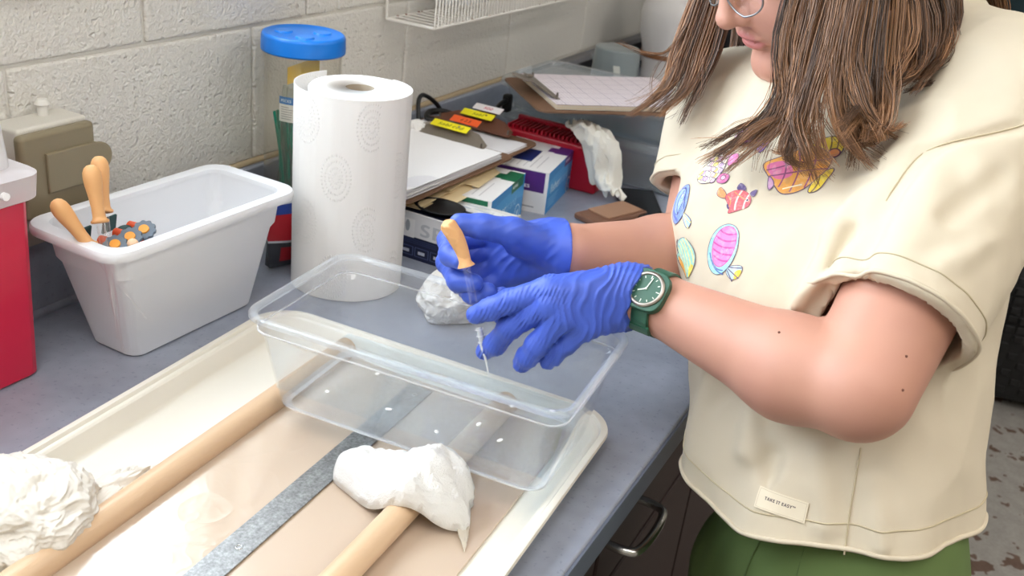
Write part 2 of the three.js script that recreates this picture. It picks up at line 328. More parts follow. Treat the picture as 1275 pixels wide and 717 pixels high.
{ // white open bin
  const t = thing('storage_bin', 'open white plastic bin holding pipette bulbs, beside the sharps container', 'bin', [0.160, 0.0, 0.152], -0.02);
  const L = (w, d, y, r = 0.018, cx = 0) => rrect(w, d, r, y, cx, 0, 8);
  part(t, 'body', loft([L(0.19, 0.07, 0, 0.012), L(0.2, 0.078, 0.003), L(0.248, 0.108, 0.108), L(0.256, 0.116, 0.115), L(0.266, 0.122, 0.150), L(0.262, 0.118, 0.152), L(0.252, 0.11, 0.115), L(0.244, 0.104, 0.108), L(0.198, 0.074, 0.006)], { capA: true, capB: true, crease: 0.5 }), M.whitePlastic);
  part(t, 'rim', loft([L(0.262, 0.119, 0.148, 0.019), L(0.292, 0.14, 0.1455, 0.026), L(0.3, 0.148, 0.1458, 0.028), L(0.3022, 0.1502, 0.148, 0.029), L(0.3014, 0.1494, 0.1545, 0.0285), L(0.2985, 0.1465, 0.1568, 0.028), L(0.27, 0.123, 0.1575, 0.021), L(0.2645, 0.1185, 0.1562, 0.0195), L(0.2615, 0.1165, 0.151, 0.0185)], { crease: 0.7 }), M.whitePlastic);
}
const bulbProfile = [[0.0001, 0.062], [0.004, 0.0612], [0.0072, 0.0585], [0.0092, 0.054], [0.0098, 0.048], [0.0092, 0.04], [0.0076, 0.028], [0.0066, 0.016], [0.0068, 0.006], [0.0078, 0.003], [0.0094, 0.0018], [0.0096, 0.0002], [0.0086, -0.001], [0.0058, -0.0012]];
function dropper(label, base, top, len, name = 'pipette') {   // amber rubber bulb on a glass tube
  const t = thing(name, label, 'pipette', base, 0, name === 'pipette' ? 'pipettes standing in the white bin' : undefined);
  const up = VA(top).sub(VA(base)).normalize(), x = V(0, 0, 1).cross(up).normalize(), z = x.clone().cross(up);
  const q = (g) => basis(g, V(0, 0, 0), x, up, z);
  part(t, 'rubber_bulb', q(lathe(bulbProfile.slice().reverse(), 28)), M.bulb, 'tan rubber bulb');
  part(t, 'glass_tube', q(lathe([[0.0001, -len], [0.0014, -len], [0.0016, -len + 0.03], [0.0042, -len + 0.045], [0.0044, 0.006], [0.0036, 0.006], [0.0034, -len + 0.045], [0.0009, -len + 0.028], [0.0007, -len]], 16)), M.glass);
  return t;
}
dropper('pipette with a tan rubber bulb leaning over the left rim of the white bin', [0.0255, 0.149, 0.170], [0.0135, 0.184, 0.150], 0.1);
dropper('pipette with a tan rubber bulb upright, nearer of the pair in the white bin', [0.037, 0.176, 0.174], [0.047, 0.226, 0.154], 0.14);
dropper('pipette with a tan rubber bulb upright, nearer the block wall in the white bin', [0.058, 0.177, 0.157], [0.073, 0.224, 0.137], 0.14);
{ // orange clips with scalloped dials, green squares and a bead lying in the bin
  const gear = (r) => { const s = new THREE.Shape(); for (let i = 0; i <= 72; i++) { const a = i / 72 * 6.2832, q = r * (1 + 0.07 * Math.cos(a * 10)); i ? s.lineTo(q * Math.cos(a), q * Math.sin(a)) : s.moveTo(q, 0); } return new THREE.ExtrudeGeometry(s, { depth: 0.003, bevelEnabled: true, bevelSize: 0.0005, bevelThickness: 0.0005, bevelSegments: 1, curveSegments: 8 }); };
  const grey = S(0x63707e, 0.5), org = P(0xd8542a, 0.4), yel = S(0xf2a23a, 0.5), grn = S(0x123f3e, 0.45);
  const up = V(-0.45, 0.85, 0.27).normalize(), xx = V(0, 1, 0).cross(up).normalize(), yy = up.clone().cross(xx);
  [[[0.086, 0.1540, 0.186], 'orange clip with a grey scalloped dial, farthest along the white bin'], [[0.066, 0.1515, 0.186], 'orange clip with a grey scalloped dial, middle of three in the white bin'], [[0.045, 0.1490, 0.186], 'orange clip with a grey scalloped dial, closest to the upright bulbs']].forEach(([p, l], i) => {
    const t = thing('plastic_clip', l, 'clip', p, 0, 'orange clips in the white bin');
    const q = (g) => basis(g, V(0, 0, 0), xx, yy, up);
    part(t, 'dial', q(gear(0.012)), grey); part(t, 'dial_centre', q(new THREE.CylinderGeometry(0.0055, 0.006, 0.002, 24).rotateX(Math.PI / 2).translate(0, 0, 0.0042)), yel);
    part(t, 'arm', q(tube([[0, 0, -0.008], [-0.007, 0.005, -0.008], [-0.014, 0.010, -0.008], [-0.021, 0.013, -0.010]], 0.0058, 20, 10)), org, 'orange arm');
    part(t, 'tail', q(rod([-0.002, 0, -0.004], [-0.004, -0.004, -0.05], 0.006, 0.003)), org);
  });
  [[[0.047, 0.1440, 0.134], 'dark green square tab on the bin wall behind the upright bulbs'], [[0.088, 0.1440, 0.128], 'dark green square tab on the bin wall beyond the bulbs']].forEach(([p, l]) => {
    const t = solo('square_tab', rbox(0.019, 0.021, 0.003, 0.0012, p[0], p[1] + 0.002, p[2]), grn, l, 'tab', p, 'green tabs in the white bin'); t.rotation.set(0.25, 0, 0.05);
  });
  solo('toggle_bead', new THREE.SphereGeometry(0.0085, 20, 14).scale(1.25, 0.8, 1).translate(0.078, 0.1500, 0.164), grn, 'dark green rounded toggle between the orange clips and the tab', 'bead', [0.078, 0.1500, 0.164]);
  solo('bead', new THREE.SphereGeometry(0.0062, 20, 14).translate(0.056, 0.1520, 0.2), S(0xf0c9a4, 0.4), 'small pale peach bead among the orange clips', 'bead', [0.056, 0.1520, 0.2]);
}
{ // tall jar with a blue lid
  const c = [0.483, 0, 0.088], t = thing('storage_jar', 'tall clear plastic jar with a bright blue lid by the wall', 'jar', c);
  part(t, 'jar_body', lathe([[0.0001, 0.001], [0.05, 0.001], [0.0535, 0.004], [0.055, 0.012], [0.055, 0.285], [0.052, 0.292], [0.0512, 0.292]], 64), P(0xf4f2ec, 0.06, { transmission: 0.95, thickness: 0, ior: 1.5 }));
  part(t, 'lid', lathe([[0.0001, 0.284], [0.052, 0.284], [0.0592, 0.284], [0.0598, 0.2865], [0.0594, 0.304], [0.0575, 0.3085], [0.054, 0.31], [0.05, 0.3075], [0.03, 0.307], [0.0001, 0.3075]], 72), P(0x0a7be0, 0.32));
  for (const [a, r] of [[0.5, 0.028], [2.4, 0.026], [4.4, 0.03]]) part(t, 'lid_boss', new THREE.CylinderGeometry(0.012, 0.014, 0.003, 24).translate(Math.cos(a) * r, 0.308, Math.sin(a) * r), P(0x1484e6, 0.3));
  // contents
  const bag = solo('clear_bag', (() => { const L = []; for (let j = 0; j <= 12; j++) { const y = 0.05 + j * 0.0155; L.push(rrect(0.07 + 0.006 * Math.sin(j * 1.3), 0.05 - j * 0.0022, 0.012, y).map((p, i) => V(p.x + 0.004 * N3(i * 0.4, j * 0.5, 2), p.y, p.z + 0.004 * N3(i * 0.4, j * 0.5, 9)))); } return loft(L, { capA: true, capB: true }).translate(c[0], 0, c[2]); })(), P(0xeef3f0, 0.15, { transmission: 0.9, thickness: 0 }), 'clear plastic bag inside the tall jar with blue lid', 'bag', [c[0], 0.05, c[2]]);
  const gm = P(0x1f8d72, 0.4);
  for (let i = 0; i < 30; i++) {
    const a = rr(-0.034, 0.012), b = rr(-0.026, 0.010), h = rr(0.16, 0.21), lean = a * 0.5 + rr(-0.012, 0.012);
    solo('green_pick', tube([[c[0] + a, 0.048, c[2] + b], [c[0] + a + lean * 0.3, 0.048 + h * 0.35, c[2] + b], [c[0] + a + lean, 0.052 + h * 0.75, c[2] + b * 1.1]], 0.0023, 8, 5), gm, 'thin teal green plastic pick standing bundled in the jar', 'pick', [c[0] + a, 0.05, c[2] + b], 'green picks bagged in the jar');
  }
  solo('yellow_slip', sheet((u, v) => V(c[0] - 0.049 + u * 0.045, 0.245 + v * 0.024 + u * 0.014, c[2] + 0.012 + 0.02 * u), 8, 4, 0.0006), S(0xdfb82e, 0.7), 'yellow paper slip inside the jar under the blue lid', 'slip', [c[0] - 0.03, 0.25, c[2]]);
  const tagT = canvasTex(128, 192, (x, w, h) => { x.fillStyle = '#f2f2f0'; x.fillRect(0, 0, w, h); x.fillStyle = '#2277c4'; x.fillRect(0, 0, w, 56); x.fillStyle = '#dbe9f6'; x.font = 'bold 30px sans-serif'; x.fillText('PICKS', 14, 40); x.fillStyle = '#999'; for (let i = 0; i < 6; i++) x.fillRect(18, 76 + i * 18, 60 + (i * 31) % 34, 5); });
  solo('bag_label', sheet((u, v) => { const a = 3.2 - u * 0.55; return V(c[0] - 0.002 + 0.046 * Math.cos(a), 0.19 + v * 0.036, c[2] - 0.0 + 0.046 * Math.sin(a)); }, 8, 4, 0.0005), S(0xffffff, 0.7, { map: tagT }), 'white and blue printed label on the bag in the jar', 'label', [c[0], 0.14, c[2] + 0.04]);
  const pk = canvasTex(128, 128, (x) => { x.fillStyle = '#d9dde2'; x.fillRect(0, 0, 128, 128); x.fillStyle = '#c4202e'; x.fillRect(0, 34, 128, 46); x.fillStyle = '#27469c'; x.fillRect(0, 20, 128, 16); x.fillStyle = '#3c3f46'; x.fillRect(0, 84, 128, 44); x.fillStyle = '#a9202c'; x.fillRect(30, 92, 60, 26); });
  solo('snack_packet', (() => { const g = sheet((u, v) => V(0.352 + u * 0.06, 0.004 + v * 0.11, 0.135 + 0.012 * Math.sin(u * 3.1) * Math.sin(v * 3.1) + 0.02 * u), 12, 12, 0.012); return g; })(), S(0xffffff, 0.35, { map: pk }), 'small red, blue and silver packet standing between jar and paper roll', 'packet', [0.38, 0, 0.145]);
}
{ // paper towel roll
  const c = [0.398, 0, 0.249], R = 0.0665, H = 0.279;
  const emb = dataTex(512, (u, v) => {
    let h = 120; for (const [cx, cy] of [[0.25, 0.25], [0.75, 0.75], [0.25, 1.25], [0.75, -0.25], [1.25, 0.25], [-0.25, 0.75]]) {
      const d = Math.hypot(u - cx, v - cy), a = Math.atan2(v - cy, u - cx);
      for (const [q, n] of [[0.05, 10], [0.1, 18], [0.16, 28], [0.22, 36]]) { const e = Math.abs(d - q) / 0.016, dot = Math.cos(a * n); if (e < 1 && dot > 0) h += 120 * (1 - e) * dot; }
    }
    return [h, h, h];
  });
  emb.repeat.set(4, 2);
  const pm = S(0xf6f4f1, 0.92, { bumpMap: emb, bumpScale: 0.002 });
  const t = thing('paper_towel_roll', 'upright roll of white embossed paper towel with loose outer sheet', 'paper towel', c);
  part(t, 'roll', lathe([[0.019, 0.001], [R - 0.001, 0.001], [R, 0.002], [R, H - 0.003], [R - 0.003, H], [0.019, H], [0.019, 0.001]], 96), S(0xf7f5f2, 0.92));
  part(t, 'core', lathe([[0.0192, 0.0015], [0.0192, H - 0.001], [0.0178, H - 0.001], [0.0178, 0.0015], [0.0192, 0.0015]], 40), S(0xb9ab98, 0.9));
  const rx = V(0.477, 0, 0.879), tc = V(-0.903, 0, 0.431);
  part(t, 'outer_sheet', sheet((u, v) => {
    const ph = lerp(-60, 228, u) * Math.PI / 180, k = sstep(0.5, 0.86, u), q = R + 0.0012 + 0.017 * k;
    const p = rx.clone().multiplyScalar(q * Math.cos(ph)).addScaledVector(tc, q * Math.sin(ph)); p.y = 0.001 + v * (H + 0.002 * k - 0.001); return p;
  }, 110, 8, 0.0008), pm, 'embossed loose outer sheet');
}
{ // cafeteria tray
  const g = thing('lab_tray', 'long cream plastic tray with a rolled rim lying on the worktop', 'tray', [-0.098, 0, 0.504], 0.055);
  const L = (o, y, r) => rrect(0.69 - o * 2, 0.464 - o * 2, r, y, 0, 0, 10);
  part(g, 'pan', loft([L(0.034, 0.001, 0.03), L(0.028, 0.0005, 0.034), L(0.020, 0.003, 0.038), L(0.013, 0.02, 0.042), L(0.010, 0.0235, 0.044), L(0.002, 0.0255, 0.05), L(0, 0.0272, 0.052), L(0.001, 0.0302, 0.051), L(0.004, 0.0312, 0.049), L(0.0075, 0.0305, 0.046), L(0.0088, 0.0285, 0.045), L(0.0095, 0.0268, 0.045), L(0.0135, 0.0262, 0.043), L(0.0155, 0.0245, 0.042), L(0.0205, 0.0062, 0.038), L(0.0235, 0.0038, 0.036), L(0.036, 0.0036, 0.03)], { capA: true, capB: true, crease: 0.7 }), M.tray);
  // things lying in the tray share its turn
  const inTray = (name, label, cat, x, y, z) => { const p = V(x, y, z).applyAxisAngle(V(0, 1, 0), 0.055).add(V(-0.08, 0, 0.503)); return thing(name, label, cat, [p.x, p.y, p.z], 0.055); };
  const uvb = (geo, s) => { const p = geo.attributes.position, uv = geo.attributes.uv; for (let i = 0; i < p.count; i++) uv.setXY(i, p.getX(i) / s, p.getZ(i) / s); return geo; };
  const b = inTray('dissecting_board', 'tan glossy wet board with a pale film lying in the cream tray', 'board', 0.0, 0.0037, 0.034);
  part(b, 'board', uvb(rbox(0.6, 0.0026, 0.302, 0.001, 0, 0.0013, 0), 0.3), P(0xc2ad98, 0.3, { clearcoat: 0.5, clearcoatRoughness: 0.1 }));
  part(b, 'wet_film', uvb(rbox(0.585, 0.0008, 0.104, 0.0003, 0, 0, 0), 0.4).rotateX(0.07).translate(0, 0.0070, -0.084), P(0xc8b4a0, 0.16, { bumpMap: T_wet, bumpScale: 0.0026, clearcoat: 1, clearcoatRoughness: 0.05 }), 'wet wrinkled film');
  const rm = P(0xd3b391, 0.35, { bumpMap: T_fine, bumpScale: 0.0003 });
  for (const [z, l] of [[-0.107, 'tan plastic rod lying in the tray, on the wall side of the ruler'], [0.107, 'tan plastic rod in the tray, running under the folded towel']]) {
    const r = inTray('plastic_rod', l, 'rod', -0.008, 0.0062 + 0.0135, z);
    part(r, 'rod', new THREE.CylinderGeometry(0.0135, 0.0135, 0.6, 40).rotateZ(Math.PI / 2), rm);
    for (const s of [-1, 1]) part(r, 'end_cap', new THREE.CylinderGeometry(0.0135, 0.0125, 0.003, 40).rotateZ(-s * Math.PI / 2).translate(s * 0.3015, 0, 0), P(0xcfa77c, 0.4));
  }
  const ru = inTray('metal_ruler', 'grey galvanised metal ruler lying between the two tan rods', 'ruler', -0.005, 0.0072, 0.003);
  const rg = new THREE.Shape(); rg.moveTo(-0.29, -0.0145); rg.lineTo(0.29, -0.0145); rg.lineTo(0.29, 0.0145); rg.lineTo(-0.29, 0.0145); rg.closePath();
  for (const hx of [-0.27, -0.04, 0.27]) { const h = new THREE.Path(); h.absellipse(hx, -0.002, 0.0026, 0.0026, 0, 6.2832); rg.holes.push(h); }
  const rgeo = new THREE.ExtrudeGeometry(rg, { depth: 0.0012, bevelEnabled: true, bevelSize: 0.0003, bevelThickness: 0.0003, bevelSegments: 1 }).rotateX(-Math.PI / 2);
  uvb(rgeo, 0.09);
  part(ru, 'blade', rgeo, new THREE.MeshStandardMaterial({ color: 0xffffff, map: T_metal, roughness: 0.42, metalness: 0.75 }));
  for (const hx of [-0.27, -0.04, 0.27]) part(ru, 'eyelet', new THREE.TorusGeometry(0.0028, 0.0007, 8, 24).rotateX(Math.PI / 2).translate(hx, 0.0016, 0.002), M.steel);
}
// clear bin on the rods, with water
const BIN = { c: [0.122, 0.037, 0.556], turn: 0.085 };
{
  const t = thing('clear_bin', 'clear plastic shoebox bin of water resting on the tan rods', 'bin', BIN.c, 0.085);
  const L = (w, d, y, r = 0.02, cx = 0) => rrect(w, d, r, y, cx, 0, 8);
  part(t, 'bin_body', loft([L(0.136, 0.2940, 0.0000, 0.018), L(0.144, 0.3022, 0.0029, 0.02), L(0.172, 0.3269, 0.0859), L(0.178, 0.3331, 0.0893), L(0.182, 0.3372, 0.1070), L(0.179, 0.3341, 0.1070), L(0.1755, 0.3305, 0.0902), L(0.1695, 0.3243, 0.0859), L(0.1415, 0.2997, 0.0043, 0.019), L(0.134, 0.2920, 0.0024, 0.017)], { capA: true, capB: true, crease: 0.5 }), M.clear);
  part(t, 'rim', loft([L(0.18, 0.3351, 0.1060), L(0.193, 0.3485, 0.1046, 0.026), L(0.1965, 0.3521, 0.1060, 0.028), L(0.1965, 0.3521, 0.1093, 0.028), L(0.193, 0.3485, 0.1115, 0.026), L(0.184, 0.3392, 0.1115, 0.022), L(0.1795, 0.3346, 0.1093, 0.02)], { crease: 0.9 }), P(0xf8fafc, 0.08, { transmission: 0.88, thickness: 0, ior: 1.49 }));
  part(t, 'ridge', loft([L(0.1782, 0.3335, 0.0905), L(0.1806, 0.3358, 0.0911), L(0.1806, 0.3358, 0.0922), L(0.1788, 0.334, 0.0929)], { crease: 0.9 }), P(0xffffff, 0.15, { transmission: 0.7, thickness: 0, ior: 1.49 }), 'moulded ridge below the rim');
  part(t, 'foot_ring', loft([L(0.128, 0.284, 0.0002, 0.018), L(0.139, 0.295, 0.0, 0.02), L(0.1425, 0.2985, 0.0022, 0.02), L(0.1435, 0.2995, 0.004, 0.02)], { crease: 0.9 }), P(0xffffff, 0.15, { transmission: 0.55, thickness: 0, ior: 1.49 }), 'moulded bottom edge');
  const wg = (() => {
    const nx = 60, nz = 110, y = 0.022, pos = [], idx = [], uv = [], w = 0.1425, d = 0.298;
    for (let j = 0; j <= nz; j++) for (let i = 0; i <= nx; i++) { const x = (i / nx - 0.5) * w, z = (j / nz - 0.5) * d; pos.push(x, y + 0.0005 * N3(x * 34, z * 30, 1) + 0.0003 * N3(x * 80, z * 70, 5), z); uv.push(i / nx, j / nz); }
    for (let j = 0; j < nz; j++) for (let i = 0; i < nx; i++) { const a = j * (nx + 1) + i; idx.push(a, a + nx + 1, a + 1, a + 1, a + nx + 1, a + nx + 2); }
    const g = new THREE.BufferGeometry(); g.setAttribute('position', new THREE.Float32BufferAttribute(pos, 3)); g.setAttribute('uv', new THREE.Float32BufferAttribute(uv, 2)); g.setIndex(idx); g.computeVertexNormals(); return g;
  })();
  const w = thing('water', 'shallow clear rippled water in the bottom of the clear bin', 'water', BIN.c, 0.085);
  part(w, 'water_surface', wg, P(0xeaf2f7, 0.03, { transmission: 0.97, thickness: 0, ior: 1.33 }));
  // pale specks floating
  [[-0.02, 0.06], [0.03, 0.075], [-0.045, -0.03], [0.01, -0.075], [-0.05, -0.1], [0.045, 0.115], [-0.035, 0.09], [-0.055, 0.03]].forEach(([x, z], i) => {
    const p = V(x, 0.0225, z).applyAxisAngle(V(0, 1, 0), 0.085).add(VA(BIN.c));
    solo('white_speck', new THREE.SphereGeometry(0.0022, 12, 8).scale(1 + rnd(), 0.4, 1).rotateY(i).translate(p.x, p.y, p.z), S(0xf4f2ee, 0.4), 'tiny pale speck floating on the water in the clear bin', 'speck', [p.x, p.y, p.z], 'pale specks on the water');
  });
}
// soft paper and cloth
const cloth = (f, n, m, th) => sheet(f, n, m, th);
{ // towel folded over the right rod: a thick soft fold of cloth
  const A = V(-0.006, 0, 0.508), B = V(0.050, 0, 0.522), C = V(0.064, 0, 0.642), D = V(0.010, 0, 0.664), L = [], nu = 46, nk = 64;
  for (let i = 0; i <= nu; i++) {
    const u = i / nu, a = A.clone().lerp(D, u), b = B.clone().lerp(C, u), end = Math.pow(Math.max(0.0, 1 - Math.pow(Math.abs(2 * u - 1), 9)), 0.5), ring = [], grow = u > 0.5 ? 1 : lerp(0.45, 1, Math.sqrt(u * 2));
    for (let k = 0; k < nk; k++) {
      const t = k / nk * 6.2832, v = clamp(0.5 + 0.5 * grow * Math.sign(Math.cos(t)) * Math.pow(Math.abs(Math.cos(t)), 0.7), -0.1, 1.1), bul = Math.sin(Math.PI * u), q = a.clone().add(V(-0.024 * bul, 0, 0.014 * bul)).lerp(b, v), s = Math.sin(t);
      q.x += 0.004 * N3(u * 5, v * 4, 1); q.z += 0.005 * N3(u * 4, v * 5, 3);
      const w = (q.z - (0.612 - 0.055 * q.x)) / 0.021, base = 0.0085 + 0.0255 * Math.exp(-w * w * 0.5);
      const fold = 0.006 * (1 - 2 * Math.abs(N3(u * 4.5 + v, v * 2.4, 7))) + 0.005 * Math.max(0, 1 - 5 * Math.abs(v - 0.35 - 0.25 * u)) + 0.0034 * (1 - 2.6 * Math.abs(N3(u * 9 + v * 2, v * 6, 5))) + 0.0014 * (1 - 2.4 * Math.abs(N3(u * 20, v * 15, 9)));
      q.y = base + (s > 0 ? (0.012 + 0.012 * end + 1.25 * fold) * Math.pow(s, 0.55) * (0.35 + 0.65 * end) : 0.0015 * s); ring.push(q);
    }
    L.push(ring);
  }
  solo('folded_towel', loft(L, { capA: true, capB: true, crease: 1.2 }), S(0xe6e4e0, 0.95, { bumpMap: rep(T_fine, 5, 3), bumpScale: 0.0012 }), 'white folded cloth towel draped over the rod in front of the clear bin', 'towel', [0.02, 0.02, 0.59]);
  solo('towel_scrap', cloth((u, v) => V(0.008 - 0.022 * v + 0.018 * u, 0.0085 + 0.004 * (1 - v) + 0.0015 * N3(u * 4, v * 4, 2), 0.655 + 0.022 * v * (1 - 0.5 * u) + 0.004 * u), 14, 14, 0.0012), P(0xe2d9c8, 0.5, { transmission: 0.35, thickness: 0 }), 'small damp corner of cloth sticking out below the folded towel', 'cloth', [0.0, 0.006, 0.67]);
}
function crumple(c, rx, ry, rz, sd, freq, amp, n = 60) {     // a heap of crumpled cloth: broad lobes with creased valleys
  const g = new THREE.IcosahedronGeometry(1, n), p = g.attributes.position, rdg = (x, y, z) => 1 - 2.2 * Math.abs(N3(x, y, z));
  for (let i = 0; i < p.count; i++) {
    const d = V(p.getX(i), p.getY(i), p.getZ(i)).normalize(), wx = 0.55 * N3(d.x * 1.9 + sd, d.y * 1.9, d.z * 1.9), wz = 0.55 * N3(d.z * 1.9 + sd, d.x * 1.9, d.y * 1.9 + 5);
    const x = d.x * freq + wx, y = d.y * freq + wz, z = d.z * freq - wx;
    const r = 1 + amp * (0.9 * N3(x * 0.7, y * 0.7 + sd, z * 0.7) + 0.26 * rdg(x + sd, y, z) + 0.17 * rdg(x * 2.1 + wz, y * 2.1 + sd, z * 2.1) + 0.09 * rdg(x * 4.6 + wx, y * 4.6, z * 4.6 + sd) + 0.03 * rdg(x * 9, y * 9 + sd, z * 9));
    p.setXYZ(i, c[0] + d.x * rx * r, Math.max(c[1] + d.y * ry * r, c[1] - ry * 0.62), c[2] + d.z * rz * r);
  }
  g.deleteAttribute('normal'); g.deleteAttribute('uv'); const m = mergeVertices(g, 1e-5); m.computeVertexNormals(); return m;
}
solo('crumpled_cloth', crumple([-0.214, 0.026, 0.343], 0.060, 0.038, 0.062, 3, 2.1, 0.24), P(0xdbd5cb, 0.9), 'crumpled damp white cloth bunched in the left corner of the tray', 'cloth', [-0.214, 0.006, 0.343]);
solo('cloth_tail', crumple([-0.150, 0.014, 0.372], 0.055, 0.013, 0.02, 9, 2.2, 0.4, 40), P(0xdbd5cb, 0.9), 'thin twisted white cloth trailing from the bunched cloth to the rod', 'cloth', [-0.15, 0.006, 0.372]);
solo('paper_wad', crumple([0.405, 0.022, 0.408], 0.046, 0.032, 0.036, 31, 1.7, 0.36, 40), M.towel, 'crumpled white paper towel on the worktop behind the clear bin', 'paper towel', [0.405, 0.0, 0.408]);

// ---------------------------------------------------------------- cartons, clipboards and folders
const cover = (cv) => S(0xffffff, 0.4, { map: cv });
function gloveBox(name, label, corner, turn, len, h, wid, hue, size, word) {
  const t = thing(name, label, 'box', corner, turn);
  const side = canvasTex(512, 224, (x, w, hh) => {
    x.fillStyle = '#2f8fd4'; x.fillRect(0, 0, w, hh); x.fillStyle = '#46a3e0'; x.beginPath(); x.moveTo(0, 130); x.quadraticCurveTo(260, 70, 512, 120); x.lineTo(512, 60); x.quadraticCurveTo(240, 20, 0, 60); x.fill();
    x.fillStyle = hue; x.fillRect(300, 0, 190, 52); x.fillStyle = '#fff'; x.font = 'bold 22px sans-serif'; x.fillText('NITRILE', 318, 34);
    x.fillStyle = '#d4ebfb'; x.font = 'bold 62px sans-serif'; x.fillText('fisher', 60, 128); x.fillStyle = '#8fc8ef'; x.font = '62px sans-serif'; x.fillText('brand', 232, 128);
    x.strokeStyle = '#d4ebfb'; x.lineWidth = 7; x.beginPath(); x.arc(430, 186, 42, 0, 7); x.stroke(); x.font = 'bold 40px sans-serif'; x.fillStyle = '#d4ebfb'; x.fillText(size, 415, 200);
    x.fillStyle = '#7fbfe9'; for (let i = 0; i < 4; i++) x.fillRect(40, 152 + i * 14, 190 - i * 22, 5);
  });
  const end = canvasTex(256, 192, (x, w, hh) => {
    x.fillStyle = '#f1f0f0'; x.fillRect(0, 0, w, hh); x.fillStyle = hue; x.fillRect(14, 4, 228, 92); x.fillStyle = '#fff'; x.font = 'bold 46px sans-serif'; x.textAlign = 'center';
    if (size === 'M') x.fillRect(106, 18, 36, 30); else x.fillText(size, 124, 52); x.font = 'bold 22px sans-serif'; x.fillText('100 GLOVES', 124, 82); x.fillStyle = '#a9a9ad'; x.fillRect(30, 164, 180, 6); x.fillRect(30, 176, 120, 5);
  });
  const top = canvasTex(256, 192, (x, w, hh) => { x.fillStyle = '#f3f1f1'; x.fillRect(0, 0, w, hh); x.fillStyle = hue; x.fillRect(170, 150, 78, 42); x.fillRect(176, 0, 40, 150); x.fillStyle = '#f3f1f1'; x.fillRect(176, 20, 40, 108); x.fillStyle = '#c9c6c8'; for (let i = 0; i < 7; i++) x.fillRect(20, 26 + i * 20, 110, 3); });
  const w = S(0xeeeeee, 0.5);
  const g = new THREE.BoxGeometry(len, h, wid).translate(len / 2, h / 2, -wid / 2);
  part(t, 'carton', g, [w, cover(end), cover(top), w, cover(side), w]);
  part(t, 'dispenser_slot', rbox(len * 0.4, 0.0012, wid * 0.3, 0.0005, len * 0.45, h + 0.0003, -wid * 0.55), word === 'navy' ? S(0x1d2f74, 0.5) : S(0xdedcda, 0.6));
  part(t, 'lid_flap', rbox(len * 0.3, 0.0012, wid * 0.26, 0.0005, len * 0.72, h + 0.0006, -wid * 0.8), S(0xf4f2f2, 0.5));
  return t;
}
gloveBox('glove_box', 'white and blue glove carton with a purple size panel marked L, beside the red rack', [0.832, 0, 0.340], 0.168, 0.175, 0.076, 0.118, '#54287c', 'L', 'navy');
gloveBox('glove_box', 'white and blue glove carton with a green size panel, left of the purple one', [0.640, 0, 0.334], 0.155, 0.165, 0.076, 0.116, '#0c6a47', 'M', 'grey');
{ // white and navy carton by the paper roll
  const t = thing('wipe_carton', 'white and navy carton with a dark open top beside the paper roll', 'box', [0.520, 0, 0.155]);
  const face = canvasTex(512, 256, (x, w, h) => {
    x.fillStyle = '#e4e5e8'; x.fillRect(0, 0, w, h); x.fillStyle = '#171f3f'; x.fillRect(0, 128, w, 128); x.fillStyle = '#e4e5e8';
    x.fillStyle = '#bfc3ca'; x.font = 'bold 96px sans-serif'; x.fillText('SP', 320, 112); x.fillStyle = '#f7f7f8'; x.fillRect(236, 30, 62, 104); x.fillStyle = '#a9afb8'; x.beginPath(); x.ellipse(266, 70, 10, 32, 0, 0, 7); x.fill();
    x.fillStyle = '#39436b'; for (let i = 0; i < 3; i++) x.fillRect(16, 140 + i * 10, 420, 4);
    x.strokeStyle = '#5f6a96'; x.lineWidth = 3; [[140, 86], [236, 60], [306, 60], [376, 60]].forEach(([a, b]) => { x.strokeRect(a, 184, b, 50); x.fillStyle = '#c8cede'; x.fillRect(a + 14, 202, b - 30, 18); });
  });
  const cw = S(0xe2e3e6, 0.5), cb = S(0x141b38, 0.55);
  part(t, 'carton', new THREE.BoxGeometry(0.068, 0.072, 0.2).translate(0.034, 0.036, 0.1), [cw, S(0xffffff, 0.5, { map: face }), cb, cw, cw, cw]);
  part(t, 'rim', merge([span(-0.001, 0.069, 0.071, 0.0735, 0.196, 0.201), span(-0.001, 0.003, 0.071, 0.0735, 0, 0.2), span(0.065, 0.069, 0.071, 0.0735, 0, 0.2)]), cw);
  solo('black_dish', lathe([[0.0001, 0.0], [0.018, 0], [0.026, 0.006], [0.028, 0.009], [0.024, 0.0085], [0.016, 0.003], [0.0001, 0.003]], 40).scale(1.1, 1, 1.5).translate(0.553, 0.0735, 0.292), M.black, 'small black oval dish lying on the white and navy carton', 'dish', [0.553, 0.0735, 0.292]);
}
{ // grey-white tissue carton
  const t = thing('tissue_carton', 'low white and silver tissue carton between the navy carton and the green glove box', 'box', [0.592, 0, 0.222], 0.03);
  const top = canvasTex(256, 256, (x) => { x.fillStyle = '#e3e3e0'; x.fillRect(0, 0, 256, 256); for (let i = 0; i < 26; i++) { x.fillStyle = ['#c3c9d3', '#eef0f2', '#b6bfce', '#d6d9d2'][i % 4]; x.beginPath(); x.ellipse(60 + (i * 53) % 150, 30 + (i * 37) % 190, 12 + i % 11, 8 + i % 7, i, 0, 7); x.fill(); } x.fillStyle = '#f2f2ee'; x.fillRect(24, 200, 150, 20); x.fillStyle = '#b9b9ae'; x.fillRect(30, 232, 120, 8); });
  const w = S(0xdcd8cf, 0.5);
  part(t, 'carton', new THREE.BoxGeometry(0.044, 0.066, 0.165).translate(0.022, 0.033, 0.0825), [w, w, S(0xffffff, 0.45, { map: top }), w, w, w]);
  part(t, 'tear_edge', rbox(0.046, 0.003, 0.004, 0.001, 0.022, 0.0665, 0.163), S(0xcfccc4, 0.5));
}
